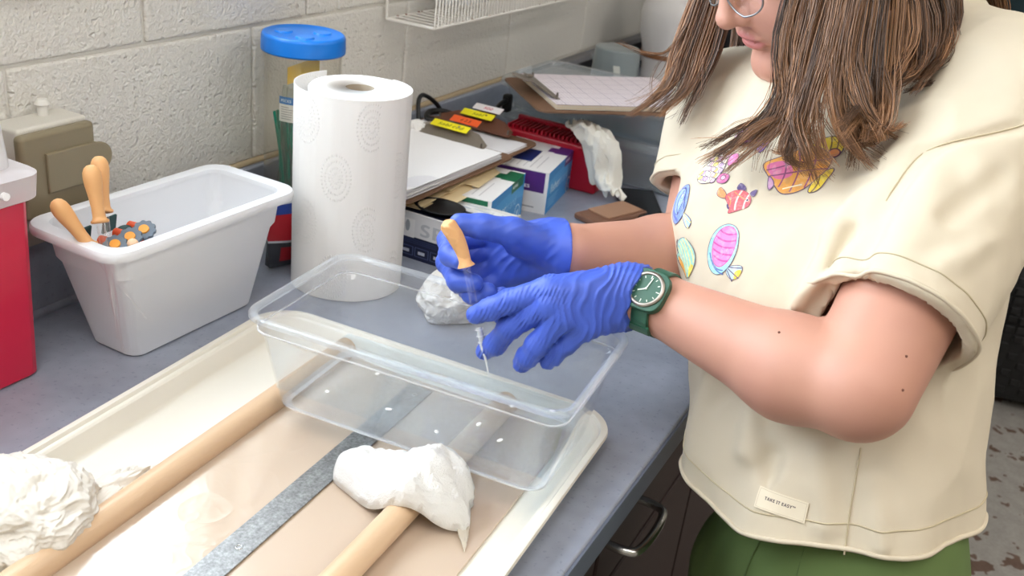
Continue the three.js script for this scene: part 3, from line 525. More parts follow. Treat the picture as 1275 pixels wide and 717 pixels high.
function clipPlate(t, m, y) {   // spring clip on the +x end, local coordinates
  const s = new THREE.Shape(); s.moveTo(-0.008, -0.076); s.lineTo(0.006, -0.076); s.lineTo(0.022, -0.05); s.lineTo(0.03, -0.022); s.bezierCurveTo(0.046, -0.02, 0.058, -0.016, 0.06, 0); s.bezierCurveTo(0.058, 0.016, 0.046, 0.02, 0.03, 0.022); s.lineTo(0.022, 0.05); s.lineTo(0.006, 0.076); s.lineTo(-0.008, 0.076); s.closePath();
  const hole = new THREE.Path(); hole.absellipse(0.045, 0, 0.007, 0.007, 0, 6.2832); s.holes.push(hole);
  const g = new THREE.ExtrudeGeometry(s, { depth: 0.0014, bevelEnabled: true, bevelSize: 0.0006, bevelThickness: 0.0006, bevelSegments: 2, curveSegments: 20 }).rotateX(-Math.PI / 2);
  const p = g.attributes.position;                       // the plate arches up towards its grip
  for (let i = 0; i < p.count; i++) { const x = p.getX(i); p.setY(i, p.getY(i) + 0.016 * sstep(-0.008, 0.03, x) + 0.006 * sstep(0.03, 0.06, x)); }
  g.computeVertexNormals();
  const c = part(t, 'clip', g.translate(0.118, y, 0), m, 'metal spring clip');
  for (const sz of [-0.072, 0.072]) part(c, 'clip_stub', rod([0.114, y - 0.002, sz], [0.114, y + 0.011, sz], 0.0022, 0.0018, 10), S(0x6b625b, 0.4, { metalness: 0.6 }));
  part(c, 'rivet', new THREE.SphereGeometry(0.006, 16, 10).scale(1, 0.5, 1).translate(0.14, y + 0.019, 0.012), m);
  return c;
}
const scribble = (bg, ink, txt) => canvasTex(256, 80, (x, w, h) => { x.fillStyle = bg; x.fillRect(0, 0, w, h); x.fillStyle = ink; x.font = 'italic bold 44px sans-serif'; x.textAlign = 'center'; x.fillText(txt, 128, 56); });
function paperStack(name, label, pos, turn, n, group) {
  for (let i = 0; i < n; i++) {
    const t = solo(name, (() => {
      const tw = rr(-0.02, 0.02), ox = rr(-0.004, 0.004), s = i * 0.8;
      return sheet((u, v) => { const x = (u - 0.5) * 0.279, z = (v - 0.5) * 0.21, e = 1 - u; return V(x * Math.cos(tw) - z * Math.sin(tw) + ox, 0.0012 + i * 0.0019 + 0.0075 * e * e * (0.4 + 0.7 * N3(v * 2 + s, e * 2, 1) + 0.3 * (i / n)) + 0.001 * N3(u * 4, v * 4, s), z * Math.cos(tw) + x * Math.sin(tw)); }, 20, 14, 0.0006);
    })(), S([0xf0eef0, 0xe9e7ea, 0xf4f2f2, 0xe4e2e6][i % 4], 0.85), (i === n - 1 ? 'topmost ' : i === 0 ? 'lowest ' : ['', 'second lowest ', 'third lowest ', 'middle ', 'third highest ', 'second highest '][i + (n < 7 ? 9 : 0)] || '') + label, 'paper', [0, 0, 0], group);
    t.position.set(pos[0], pos[1], pos[2]); t.rotation.y = turn;
  }
}
function clipboard(label, pos, turn, clipMat, tags) {
  const t = thing('clipboard', label, 'clipboard', pos, turn);
  const s = new THREE.Shape(), w = 0.159, h = 0.114, r = 0.018; s.moveTo(-w + r, -h); s.lineTo(w - r, -h); s.absarc(w - r, -h + r, r, -Math.PI / 2, 0); s.lineTo(w, h - r); s.absarc(w - r, h - r, r, 0, Math.PI / 2); s.lineTo(-w + r, h); s.absarc(-w + r, h - r, r, Math.PI / 2, Math.PI); s.lineTo(-w, -h + r); s.absarc(-w + r, -h + r, r, Math.PI, 1.5 * Math.PI);
  part(t, 'backing_board', new THREE.ExtrudeGeometry(s, { depth: 0.003, bevelEnabled: true, bevelSize: 0.0006, bevelThickness: 0.0006, bevelSegments: 1 }).rotateX(-Math.PI / 2), M.board, 'brown hardboard back');
  const c = clipPlate(t, clipMat, 0.014);
  for (const [tx, x, z, y, wd, lab] of tags) part(t, 'sticky_tag', new THREE.BoxGeometry(0.017, 0.0008, wd).applyMatrix4(new THREE.Matrix4().makeRotationZ(0.42)).translate(x, y, z), (() => { const m = S(0xffffff, 0.7, { map: tx }); tx.center.set(0.5, 0.5); tx.rotation = -Math.PI / 2; return m; })(), lab);
  return t;
}
const clipM = new THREE.MeshStandardMaterial({ color: 0x8d8378, roughness: 0.4, metalness: 0.55 }), clipB = new THREE.MeshStandardMaterial({ color: 0x7a4f3e, roughness: 0.4, metalness: 0.5 });
// two manila folders, then the boards, lying over the cartons
[[[0.650, 0.0775, 0.170], 0.03, 'manila folder with a tab sticking out beside the paper roll, lower of two'], [[0.722, 0.0825, 0.162], 0.12, 'manila folder under the clipboards, its tab above the green glove box']].forEach(([p, a, l], i) => {
  const t = thing('manila_folder', l, 'folder', p, a);
  const f = (y) => sheet((u, v) => V((u - 0.5) * 0.25, y + 0.002 * N3(u * 3, v * 3, i + y * 90), (v - 0.5) * 0.2 + 0.0), 12, 10, 0.0007);
  part(t, 'front_flap', f(0.0042), M.manila); part(t, 'back_flap', f(0.0006), M.manila);
  part(t, 'tab', sheet((u, v) => V(-0.07 + u * 0.105 + (0.5 - u) * 0.012 * v, 0.0006 - 0.004 * v, 0.098 + v * 0.024), 8, 4, 0.0008), M.manila, 'projecting tab');
});
clipboard('clipboard of white sheets with orange and yellow tags on its grey clip', [0.655, 0.0945, 0.163], -0.03, clipM, [[scribble('#e8591c', '#7c2408', '6 2.5'), 0.156, 0.012, 0.042, 0.056, 'orange tag'], [scribble('#f2e418', '#8b8410', 'Sabl cod'), 0.134, -0.004, 0.0335, 0.074, 'yellow tag']]);
paperStack('paper_sheet', 'white paper sheet held in the clipboard with the orange tag', [0.636, 0.098, 0.166], -0.03, 7, 'sheets on the orange-tagged clipboard');
clipboard('clipboard with white and yellow tags on its brown clip, farther of two', [0.772, 0.0895, 0.152], -0.02, clipB, [[scribble('#efe9ea', '#d0475c', 'SO2'), 0.156, 0.004, 0.042, 0.058, 'white tag with red writing'], [scribble('#f2e418', '#8b8410', 'Sabl'), 0.134, -0.004, 0.0335, 0.066, 'yellow tag']]);
paperStack('paper_sheet', 'white paper sheet held in the farther clipboard with the white tag', [0.756, 0.093, 0.156], -0.02, 2, 'sheets on the white-tagged clipboard');
solo('paper_twist', crumple([0.785, 0.110, 0.098], 0.02, 0.014, 0.018, 21, 2, 0.3, 16), M.paper, 'small crumpled white paper ball beside the orange-tagged clip', 'paper', [0.785, 0.110, 0.098]);
// black cables on the wall side
const cableM = S(0x0d0e12, 0.45);
solo('cable', tube([[0.86, 0.02, 0.06], [0.868, 0.09, 0.05], [0.885, 0.128, 0.036], [0.9, 0.135, 0.034], [0.94, 0.11, 0.045], [0.965, 0.06, 0.055], [0.94, 0.03, 0.06]], 0.0042, 60), cableM, 'black cable looped up in front of the backsplash', 'cable', [0.86, 0.02, 0.06]);
solo('cable_coil', tube([[0.90, 0.095, 0.09], [0.88, 0.1, 0.062], [0.91, 0.103, 0.046], [0.945, 0.1, 0.06], [0.95, 0.092, 0.09], [0.93, 0.07, 0.1]], 0.006, 60), cableM, 'thick black cable coil under the looped cable', 'cable', [0.91, 0.09, 0.06]);
{ const t = thing('power_plug', 'black plug and lead at the end of the red rack', 'plug', [1.06, 0.1, 0.13]); part(t, 'plug', rbox(0.018, 0.035, 0.016, 0.004, 0, 0.012, 0), cableM); part(t, 'lead', tube([[0, 0.018, 0], [-0.04, 0.016, 0.004], [-0.075, 0, 0.01], [-0.085, -0.02, 0.03], [-0.08, -0.03, 0.04]], 0.0045, 30), cableM); }
{ // red rack
  const t = thing('red_rack', 'red plastic rack with a ridged top behind the purple glove box', 'rack', [0.985, 0, 0.165], 0.02);
  part(t, 'body', span(0, 0.07, 0, 0.088, 0, 0.2, 0.006), M.red);
  for (let i = 0; i < 22; i++) part(t, 'ridge', rbox(0.05, 0.008, 0.0042, 0.0015, 0.03, 0.0915, 0.008 + i * 0.0087), M.red);
  part(t, 'back_lip', span(0.06, 0.07, 0.086, 0.1, 0, 0.2, 0.003), M.red);
}
solo('crumpled_glove', (() => {
  const sp = curve([[1.0, 0.112, 0.315], [0.985, 0.112, 0.345], [0.982, 0.085, 0.368], [0.99, 0.045, 0.378], [0.985, 0.016, 0.39], [0.975, 0.008, 0.415]]);
  return sheet((u, v) => { const p = sp.getPoint(clamp(u, 0, 1)), w = 0.022 + 0.022 * Math.sin(Math.PI * (u * 0.8 + 0.15)), a = (v - 0.5) * 2; p.z += a * w * 0.75; p.x += a * w * 0.5 * (1 - u) + 0.02 * (1 - a * a) * -1 + 0.012 * N3(u * 5, v * 4, 3); p.y += 0.012 * (1 - 2 * Math.abs(N3(u * 6, v * 5, 8))) + 0.014 * (1 - a * a); p.y = Math.max(p.y, 0.003); return p; }, 60, 30, 0.002);
})(), P(0xeeebe2, 0.7), 'limp white glove draped from the red rack down to the worktop', 'glove', [0.985, 0, 0.37]);
{ const t = thing('phone', 'black phone lying face up on the worktop by the white glove', 'phone', [1.0, 0, 0.452], 0.5); part(t, 'case', rbox(0.145, 0.008, 0.072, 0.0035, 0, 0.0045, 0), M.black); part(t, 'screen', rbox(0.138, 0.0008, 0.066, 0.0003, 0, 0.0087, 0), S(0x07080a, 0.08)); }
{ const t = thing('leather_case', 'brown leather case lying flat near the forearm', 'case', [0.905, 0, 0.435], -0.35); part(t, 'case', rbox(0.13, 0.012, 0.06, 0.005, 0, 0.0062, 0), S(0x7d5641, 0.55)); part(t, 'flap', rbox(0.09, 0.003, 0.05, 0.001, 0.01, 0.0135, 0), S(0xa98166, 0.6)); }
// two clear bins stacked, graph-paper clipboard on top
function lidBin(label, y, h, dx, dz) {
  const t = thing('clear_storage_bin', label, 'bin', [1.185, y, 0.315], 0.0);
  const L = (w, d, yy, r = 0.02) => rrect(w, d, r, yy, dx, dz, 6);
  part(t, 'bin_body', loft([L(0.19, 0.37, 0), L(0.20, 0.38, 0.004), L(0.225, 0.405, h - 0.016), L(0.221, 0.401, h - 0.016), L(0.196, 0.376, 0.006)], { capA: true, capB: true }), M.cloudy);
  part(t, 'lid', loft([L(0.235, 0.415, h - 0.018, 0.024), L(0.245, 0.425, h - 0.016, 0.026), L(0.245, 0.425, h - 0.004, 0.026), L(0.238, 0.418, h - 0.001, 0.024), L(0.21, 0.39, h - 0.001), L(0.205, 0.385, h - 0.006)], { capB: true, capA: true }), M.cloudy);
  for (const s of [-1, 1]) part(t, 'latch', rbox(0.06, 0.016, 0.008, 0.003, dx, h - 0.012, dz + s * 0.215), S(0xd9dde0, 0.4));
}
lidBin('clear lidded storage bin, lower of the stack behind the white glove', 0, 0.096, 0, 0);
lidBin('clear lidded storage bin, upper of the stack, under the graph-paper clipboard', 0.0965, 0.062, 0.004, -0.004);
{
  const ax = V(0.70, 0, 0.71).normalize();               // clip end towards the camera and wall, long side running to the right
  const c = V(0.905 + 0.13, 0.1615, 0.31 + 0.065), turn = Math.atan2(ax.z, -ax.x) ;
  const t = clipboard('clipboard of graph paper lying on the stacked clear bins', [1.072, 0.1615, 0.318], turn, clipM, []);
  const grid = canvasTex(512, 384, (x, w, h) => { x.fillStyle = '#efe6ea'; x.fillRect(0, 0, w, h); x.strokeStyle = '#c3b2bd'; x.lineWidth = 1.4; for (let i = 0; i <= w; i += 12) { x.beginPath(); x.moveTo(i, 0); x.lineTo(i, h); x.stroke(); } for (let j = 0; j <= h; j += 12) { x.beginPath(); x.moveTo(0, j); x.lineTo(w, j); x.stroke(); } x.strokeStyle = '#a392a2'; x.lineWidth = 2.4; for (let i = 0; i <= w; i += 60) { x.beginPath(); x.moveTo(i, 0); x.lineTo(i, h); x.stroke(); } for (let j = 0; j <= h; j += 60) { x.beginPath(); x.moveTo(0, j); x.lineTo(w, j); x.stroke(); } });
  for (let i = 0; i < 5; i++) {
    const m = solo('graph_paper', sheet((u, v) => V((u - 0.5) * 0.28, 0.0008 + i * 0.002 + 0.003 * (1 - u) * (1 - u) * (0.5 + N3(v * 3, u * 2, i)) + 0.0016 * N3(u * 4, v * 2, 4), (v - 0.5) * 0.216), 24, 10, 0.0012), i === 4 ? S(0xffffff, 0.85, { map: grid }) : S(i % 2 ? 0xf0dfc4 : 0xf3ead9, 0.85), i === 4 ? 'pale pink graph paper sheet on top of the clipboard on the clear bins' : ['lowest', 'second', 'third', 'uppermost'][i] + ' cream sheet under the graph paper on the clipboard', 'paper', [0, 0, 0], i === 4 ? undefined : 'sheets under the graph paper');
    const q = V(-0.014, 0, 0).applyAxisAngle(V(0, 1, 0), turn); m.position.set(1.072 + q.x, 0.166, 0.318 + q.z); m.rotation.y = turn;
  }
}
{ const c = [1.46, 0, 0.19], t = thing('upturned_beaker', 'cloudy plastic beaker standing upside down behind the graph-paper clipboard', 'beaker', c); part(t, 'beaker_wall', lathe([[0.058, 0], [0.060, 0.001], [0.060, 0.006], [0.0575, 0.008], [0.051, 0.176], [0.048, 0.180], [0.0001, 0.180], [0.0001, 0.177], [0.046, 0.177], [0.049, 0.174], [0.056, 0.006], [0.058, 0]], 56), P(0xc3cdd0, 0.28, { transmission: 0.55, thickness: 0 })); part(t, 'spout', rbox(0.008, 0.014, 0.012, 0.003, -0.026, 0.155, -0.045), M.cloudy); part(t, 'label_scrap', sheet((u, v) => { const a = 2.75 - u * 0.26 + v * 0.12; return V(0.056 * Math.cos(a), 0.115 + v * 0.034, 0.056 * Math.sin(a)); }, 6, 4, 0.0008), S(0xdcdcd6, 0.7), 'pale torn label'); }
{ const c = [1.86, 0, 0.17], t = thing('white_jug', 'white plastic jug with a brown band by the far end of the bench', 'jug', c); part(t, 'jug_body', lathe([[0.0001, 0], [0.05, 0], [0.056, 0.005], [0.058, 0.08], [0.062, 0.085], [0.064, 0.12], [0.075, 0.16], [0.08, 0.21], [0.07, 0.25], [0.03, 0.275], [0.026, 0.3], [0.0001, 0.3]], 48), P(0xe9e6e6, 0.35)); part(t, 'band', lathe([[0.0645, 0.1], [0.066, 0.1], [0.066, 0.112], [0.0645, 0.112]], 48), S(0x8a5a38, 0.6)); part(t, 'cap', new THREE.CylinderGeometry(0.028, 0.03, 0.022, 32).translate(0, 0.31, 0), P(0xdedede, 0.4)); }
{ const t = thing('dark_cabinet', 'tall black cabinet on the bench end beside the wall', 'cabinet', [2.2, 0.001, 0.02]); part(t, 'carcass', span(0, 0.6, 0, 0.9, 0, 0.5, 0.01), M.black); part(t, 'door', span(-0.018, 0, 0.02, 0.88, 0.02, 0.48, 0.004), S(0x14161b, 0.4)); }
{ const t = thing('teal_cupboard', 'dark teal cupboard far behind the shoulder at the end of the room', 'cupboard', [3.9, FY, 1.2]); part(t, 'carcass', span(0, 0.36, 0, 2.1, -0.9, 0.9, 0.006), S(0x17343d, 0.55)); for (const s of [-1, 1]) { const d = part(t, 'door', span(-0.02, 0, 0.05, 2.05, s < 0 ? -0.88 : 0.005, s < 0 ? -0.005 : 0.88, 0.003), S(0x1a3a44, 0.5)); part(d, 'handle', rod([-0.03, 1.0, s * 0.05], [-0.03, 1.15, s * 0.05], 0.006), M.steel); } }
{ // black woven bag on the floor at the right
  const t = thing('woven_bag', 'black woven bag standing on the floor behind the person', 'bag', [2.75, FY, 1.33], 0.15);
  const bm = S(0x101013, 0.6);
  part(t, 'bag_body', loft([0, 0.02, 0.2, 0.4, 0.46].map((y, i) => rrect([0.3, 0.36, 0.4, 0.36, 0.3][i], [0.42, 0.5, 0.56, 0.52, 0.44][i], 0.08, y + 0.02)), { capA: true, capB: true }), bm);
  const strips = [];
  for (let j = 0; j < 13; j++) for (let k = 0; k < 15; k++) { const o = (j + k) % 2 ? 0.006 : 0; strips.push(rbox(0.012, 0.024, 0.03, 0.004, -0.196 - o + 0.02 * Math.abs(j - 7) / 7, 0.07 + j * 0.03, -0.245 + k * 0.035, 1)); }
  part(t, 'weave', merge(strips), bm).userData.kind = 'stuff';
  part(t, 'strap', tube([[0, 0.47, -0.15], [-0.02, 0.62, -0.08], [-0.02, 0.62, 0.08], [0, 0.47, 0.15]], 0.012, 40), bm);
}
{ // wire rack on the wall
  const X0 = 0.81, X1 = 1.6, Y = 0.279, D = 0.098, t = thing('wire_rack', 'white wire rack hung on the block wall, spotted with rust', 'rack', [X0, Y, 0.004]);
  const wm = S(0xefece6, 0.4), w = (a, b, r = 0.0016) => rod(a, b, r, r, 8), rust = S(0x7b4a34, 0.9);
  const L = X1 - X0;
  for (const [a, b, r] of [[[0, 0, D], [L, 0, D], 0.0024], [[0, 0, 0.002], [L, 0, 0.002], 0.0024], [[0, 0, 0.002], [0, 0, D], 0.0024], [[0, 0.09, D], [L, 0.09, D], 0.0024], [[0, 0, 0.002], [0, 0.16, 0.002], 0.0028], [[L, 0, 0.002], [L, 0.16, 0.002], 0.0028]]) part(t, 'frame_rail', w(a, b, r), wm);
  const post = w([0, 0, 0], [0, 0.09, 0], 0.0016), cross = w([0, 0, 0.002], [0, 0, D], 0.0014);
  for (let i = 0; i < 72; i++) { const m = part(t, 'upright_wire', post, wm); m.position.set(0.004 + i * 0.0109, 0, D); if (i % 2 === 0) { const c = part(t, 'shelf_wire', cross, wm); c.position.set(0.006 + i * 0.0109, 0.001, 0); } }
  for (let i = 0; i < 34; i++) part(t, 'rust_spot', new THREE.SphereGeometry(rr(0.0016, 0.0028), 8, 6).scale(1.6, 0.7, 0.9).translate(rr(0.02, 0.7), 0.0014, i % 2 ? 0.003 : D - 0.001), rust);
  solo('plastic_bag', crumple([1.0, Y + 0.052, 0.052], 0.085, 0.05, 0.032, 14, 2.2, 0.22, 28), P(0xf2f4f6, 0.25, { transmission: 0.25, thickness: 0 }), 'bulging white plastic bag sitting on the wire rack', 'bag', [1.0, Y, 0.052]);
}

// ---------------------------------------------------------------- the person at the bench
const PF = V(-0.887, 0, -0.462).normalize(), PL = V(0, 1, 0).cross(PF);   // facing and left-hand directions
const LEVELS = [                                          // height, centre x, centre z, half width, half depth
  [-0.12, 0.282, 0.954, 0.154, 0.134], [-0.02, 0.318, 0.940, 0.158, 0.140], [0.08, 0.368, 0.914, 0.168, 0.142], [0.16, 0.408, 0.890, 0.174, 0.142],
  [0.24, 0.458, 0.872, 0.182, 0.144], [0.32, 0.508, 0.862, 0.184, 0.130], [0.38, 0.545, 0.856, 0.172, 0.105], [0.43, 0.575, 0.855, 0.125, 0.080], [0.48, 0.595, 0.855, 0.06, 0.05]];
function torso(x, y, z) {
  let i = 0; while (i < LEVELS.length - 2 && y > LEVELS[i + 1][0]) i++;
  const a = LEVELS[i], b = LEVELS[i + 1], t = clamp((y - a[0]) / (b[0] - a[0]), 0, 1), s = t, cx = lerp(a[1], b[1], s), cz = lerp(a[2], b[2], s), wa = lerp(a[3], b[3], s), wb = lerp(a[4], b[4], s);
  const dx = x - cx, dz = z - cz, u = dx * PL.x + dz * PL.z, v = dx * PF.x + dz * PF.z;
  const k0 = Math.hypot(u / wa, v / wb), k1 = Math.hypot(u / wa / wa, v / wb / wb);
  const d = k1 < 1e-6 ? -wb : k0 * (k0 - 1) / k1;
  return y > 0.48 ? Math.max(d, y - 0.48) : d;
}
const J = { SL: [0.490, 0.392, 0.984], EL: [0.208, 0.180, 0.949], WL: [0.256, 0.177, 0.735], SR: [0.585, 0.310, 0.690], ER: [0.475, 0.147, 0.712], WR: [0.290, 0.189, 0.612] };
const mixp = (a, b, t) => [lerp(a[0], b[0], t), lerp(a[1], b[1], t), lerp(a[2], b[2], t)];
const sleeve = (S0, E0, ra, rb, cut, long) => {
  const d = VA(E0).sub(VA(S0)), len = d.length(); d.normalize(); const e = mixp(S0, E0, 1.0);
  return { f: (x, y, z) => cap(x, y, z, S0, e, ra, rb), t: (x, y, z) => (x - S0[0]) * d.x + (y - S0[1]) * d.y + (z - S0[2]) * d.z - cut * len, d, len };
};
const slL = sleeve(J.SL, J.EL, 0.090, 0.072, 0.79), slR = sleeve(J.SR, J.ER, 0.078, 0.076, 0.55);
const FOLDS = [                                           // cloth ridges (+) and valleys (-): a, b, width, height
  [[0.375, 0.405, 1.01], [0.336, 0.372, 0.938], 0.007, -0.004], [[0.336, 0.372, 0.938], [0.291, 0.324, 0.919], 0.011, -0.007], [[0.291, 0.324, 0.919], [0.235, 0.275, 0.915], 0.013, -0.0075],
  [[0.31, 0.352, 0.955], [0.25, 0.295, 0.95], 0.016, 0.006], [[0.30, 0.30, 0.885], [0.262, 0.215, 0.868], 0.012, 0.007], [[0.29, 0.29, 0.90], [0.262, 0.21, 0.89], 0.012, -0.006],
  [[0.262, 0.022, 0.808], [0.285, 0.12, 0.80], 0.013, 0.008], [[0.226, 0.064, 0.862], [0.25, 0.14, 0.85], 0.013, 0.008], [[0.226, 0.07, 0.892], [0.212, 0.02, 0.90], 0.012, -0.006], [[0.225, 0.09, 0.93], [0.203, 0.03, 0.955], 0.013, 0.006],
  [[0.279, 0.334, 0.976], [0.33, 0.37, 1.01], 0.010, -0.005], [[0.245, 0.30, 0.985], [0.285, 0.33, 1.03], 0.012, 0.004], [[0.34, 0.38, 0.90], [0.30, 0.29, 0.87], 0.016, 0.005], [[0.23, 0.07, 0.985], [0.20, 0.03, 1.01], 0.012, 0.005]];
const segd = (x, y, z, a, b) => cap(x, y, z, a, b, 0, 0);
function shirtU(x, y, z, extra) {
  const l = slL.f(x, y, z), r = slR.f(x, y, z), tl = slL.t(x, y, z), tr = slR.t(x, y, z);
  let d = smin(torso(x, y, z), cap(x, y, z, [0.60, 0.435, 0.880], [0.525, 0.425, 0.975], 0.05, 0.062), 0.06);
  d = smin(d, Math.hypot((x - 0.368), (y - 0.215) * 1.0, z - 0.882) - 0.062, 0.07);
  d = smin(d, Math.hypot((x - 0.432), (y - 0.215) * 1.0, z - 0.752) - 0.062, 0.07);
  d = smin(d, smax(l, tl - extra, 0.004), 0.035); d = smin(d, smax(r, tr - extra, 0.004), 0.035);
  return d;
}
function shirtFold(x, y, z) {
  let f = 0;
  for (const [a, b, w, h] of FOLDS) { const q = segd(x, y, z, a, b) / w; if (q < 3) f += 1.5 * h * Math.exp(-q * q); }
  f += 0.006 * N3(x * 9, y * 5, z * 9) + 0.0042 * (0.5 - 1.6 * Math.abs(N3(x * 13 + 3, y * 7, z * 13))) + 0.002 * N3(x * 24 + 3, y * 14, z * 24) + 0.0012 * N3(x * 50, y * 34, z * 50);
  const low = 1 - sstep(-0.02, 0.12, y), an = Math.atan2(0.94 - z, 0.32 - x); f += low * 0.007 * Math.sin(an * 6.5 + 1.2 * N3(y * 6, an, 1)) ;
  return f;
}
const TH = 0.014;
const hemY = (x, z) => { const u = (x - 0.305) * PL.x + (z - 0.945) * PL.z; return -0.006 + 0.024 * sstep(-0.04, 0.17, u) - 0.008 * sstep(0.06, -0.15, u) + 0.004 * Math.sin((x - z) * 22); };
const shirtOut = (x, y, z) => shirtU(x, y, z, 0) - shirtFold(x, y, z);
function shirtSDF(x, y, z) {
  const f = shirtFold(x, y, z), o = shirtU(x, y, z, 0) - f; if (o > 0.03 || o < -0.03) return o > 0 ? o : -o - TH;
  const inn = shirtU(x, y, z, 0.04) - f + TH;
  let d = Math.max(o, -inn);
  d = Math.max(d, hemY(x, z) - y);
  d = Math.max(d, -cap(x, y, z, [0.585, 0.38, 0.852], [0.56, 0.55, 0.80], 0.066, 0.072));   // neck opening
  return d;
}
// head frame
const HF = V(-0.66, -0.56, -0.56).normalize(), HL = V(0, 1, 0).cross(HF).normalize(), HU = HF.clone().cross(HL).normalize();
const HC = V(0.435, 0.438, 0.693).addScaledVector(HU, 0.022).addScaledVector(HF, -0.121);
const toHead = (x, y, z) => { const dx = x - HC.x, dy = y - HC.y, dz = z - HC.z; return [dx * HL.x + dy * HL.y + dz * HL.z, dx * HU.x + dy * HU.y + dz * HU.z, dx * HF.x + dy * HF.y + dz * HF.z]; };
const fromHead = (a, b, c) => HC.clone().addScaledVector(HL, a).addScaledVector(HU, b).addScaledVector(HF, c);
function headSDF(x, y, z) {
  const [a, b, c] = toHead(x, y, z), A = Math.abs(a);
  let d = ell(a, b - 0.035, c + 0.012, 0.076, 0.094, 0.097);
  d = smin(d, ell(a, b + 0.03, c - 0.028, 0.063, 0.08, 0.066), 0.03);
  d = smin(d, cap(A, b, c, [0.05, -0.062, 0.0], [0.012, -0.103, 0.072], 0.022, 0.018), 0.025);
  d = smin(d, ell(a, b + 0.104, c - 0.077, 0.02, 0.016, 0.017), 0.02);
  d = smin(d, ell(A - 0.036, b + 0.035, c - 0.068, 0.026, 0.022, 0.02), 0.03);       // cheeks
  d = smin(d, cap(A, b, c, [0.012, 0.034, 0.088], [0.045, 0.03, 0.066], 0.01, 0.009), 0.02);  // brow
  d = smax(d, -(Math.hypot(A - 0.031, b - 0.012, c - 0.104) - 0.017), 0.016);        // sockets
  d = smin(d, Math.hypot(A - 0.031, b - 0.012, c - 0.0785) - 0.0125, 0.006);          // closed lids
  d = smin(d, cap(a, b, c, [0, 0.022, 0.09], [0, -0.02, 0.111], 0.0085, 0.0105), 0.014);
  d = smin(d, ell(a, b + 0.024, c - 0.1115, 0.0125, 0.0105, 0.0105), 0.008);
  d = smin(d, Math.hypot(A - 0.0125, b + 0.0275, c - 0.099) - 0.0085, 0.008);
  d = smax(d, -(Math.hypot(A - 0.0065, b + 0.0355, c - 0.105) - 0.0034), 0.004);
  d = smin(d, ell(a, b + 0.0545, c - 0.0915, 0.024, 0.006, 0.0085), 0.006);
  d = smin(d, ell(a, b + 0.066, c - 0.0895, 0.021, 0.0068, 0.0085), 0.006);
  d = smax(d, -ell(a, b + 0.0598, c - 0.1, 0.023, 0.0014, 0.012), 0.003);
  d = smin(d, ell(A - 0.078, b - 0.005, c + 0.006, 0.008, 0.03, 0.018), 0.01);
  return d;
}
const skinTone = (x, y, z) => {
  const n = 0.5 * N3(x * 18, y * 18, z * 18) + 0.35 * N3(x * 60, y * 60, z * 60), k = 1 + 0.07 * n;
  let c = [0.565 * k, (0.285 + 0.012 * n) * k, 0.205 * k];
  const [a, b, q] = toHead(x, y, z);
  if (q > 0.05 && Math.abs(a) < 0.03 && b < 0.06) {
    const lip = Math.max(0, 1 - Math.hypot(a / 0.025, (b + 0.0605) / 0.0125) ** 4); if (q > 0.082 && lip > 0) { const w = Math.min(1, lip * 1.6); c = [lerp(c[0], 0.50, w), lerp(c[1], 0.17, w), lerp(c[2], 0.155, w)]; }
  }
  return c;
};
function armSDF(x, y, z) {
  let d = cap(x, y, z, J.SL, J.EL, 0.07, 0.0505);
  const m = mixp(J.EL, J.WL, 0.3); m[1] -= 0.009;
  let f = smin(cap(x, y, z, J.EL, m, 0.047, 0.049), cap(x, y, z, m, J.WL, 0.049, 0.031), 0.02);
  f = smin(f, cap(x, y, z, J.WL, [0.236, 0.182, 0.69], 0.0305, 0.026), 0.01);
  d = smin(d, f, 0.0075);
  const n = mixp(J.ER, J.WR, 0.3);
  let e = cap(x, y, z, J.SR, J.ER, 0.06, 0.05);
  let g = smin(cap(x, y, z, J.ER, n, 0.046, 0.048), cap(x, y, z, n, J.WR, 0.048, 0.029), 0.02);
  g = smin(g, cap(x, y, z, J.WR, [0.283, 0.182, 0.575], 0.029, 0.024), 0.01);
  e = smin(e, g, 0.02);
  return Math.min(d, e);
}
const hipC = [0.313, 0.972];
function legs(x, y, z, g) {
  let d = 9;
  for (const s of [-1, 1]) {
    const hx = hipC[0] + PL.x * 0.085 * s, hz = hipC[1] + PL.z * 0.085 * s;
    d = smin(d, smin(cap(x, y, z, [hx, -0.17, hz], [hx + 0.02, -0.5, hz], 0.088 + g, 0.06 + g), cap(x, y, z, [hx + 0.02, -0.5, hz], [hx + 0.06, -0.83, hz + 0.01], 0.058 + g, 0.042 + g), 0.03), 0.03);
  }
  const u = (x - hipC[0]) * PL.x + (z - hipC[1]) * PL.z, v = (x - hipC[0]) * PF.x + (z - hipC[1]) * PF.z;
  return smin(d, ell(u, y + 0.10, v, 0.140 + g, 0.19, 0.118 + g), 0.04);
}
function bodySDF(x, y, z) {
  let d = armSDF(x, y, z);
  d = smin(d, cap(x, y, z, [0.585, 0.39, 0.852], [0.545, 0.475, 0.775], 0.056, 0.053), 0.03);
  if (y > -0.02) d = smin(d, Math.max(torso(x, y, z) + 0.03, 0.03 - y), 0.03);
  d = smin(d, legs(x, y, z, -0.012), 0.03);
  for (const s of [-1, 1]) { const hx = hipC[0] + PL.x * 0.085 * s + 0.06, hz = hipC[1] + PL.z * 0.085 * s + 0.01; d = smin(d, cap(x, y, z, [hx, -0.83, hz], [hx + PF.x * 0.13, -0.885, hz + PF.z * 0.13], 0.035, 0.022), 0.03); }
  return d;
}
const person = thing('person', 'person in a cream fish-print t-shirt and blue gloves squeezing a pipette over the clear bin', 'person', [0.36, FY, 0.96]);
const skinM = P(0xffffff, 0.5, { vertexColors: true, sheen: 0.25, sheenRoughness: 0.6, sheenColor: new THREE.Color(0.9, 0.5, 0.4) });
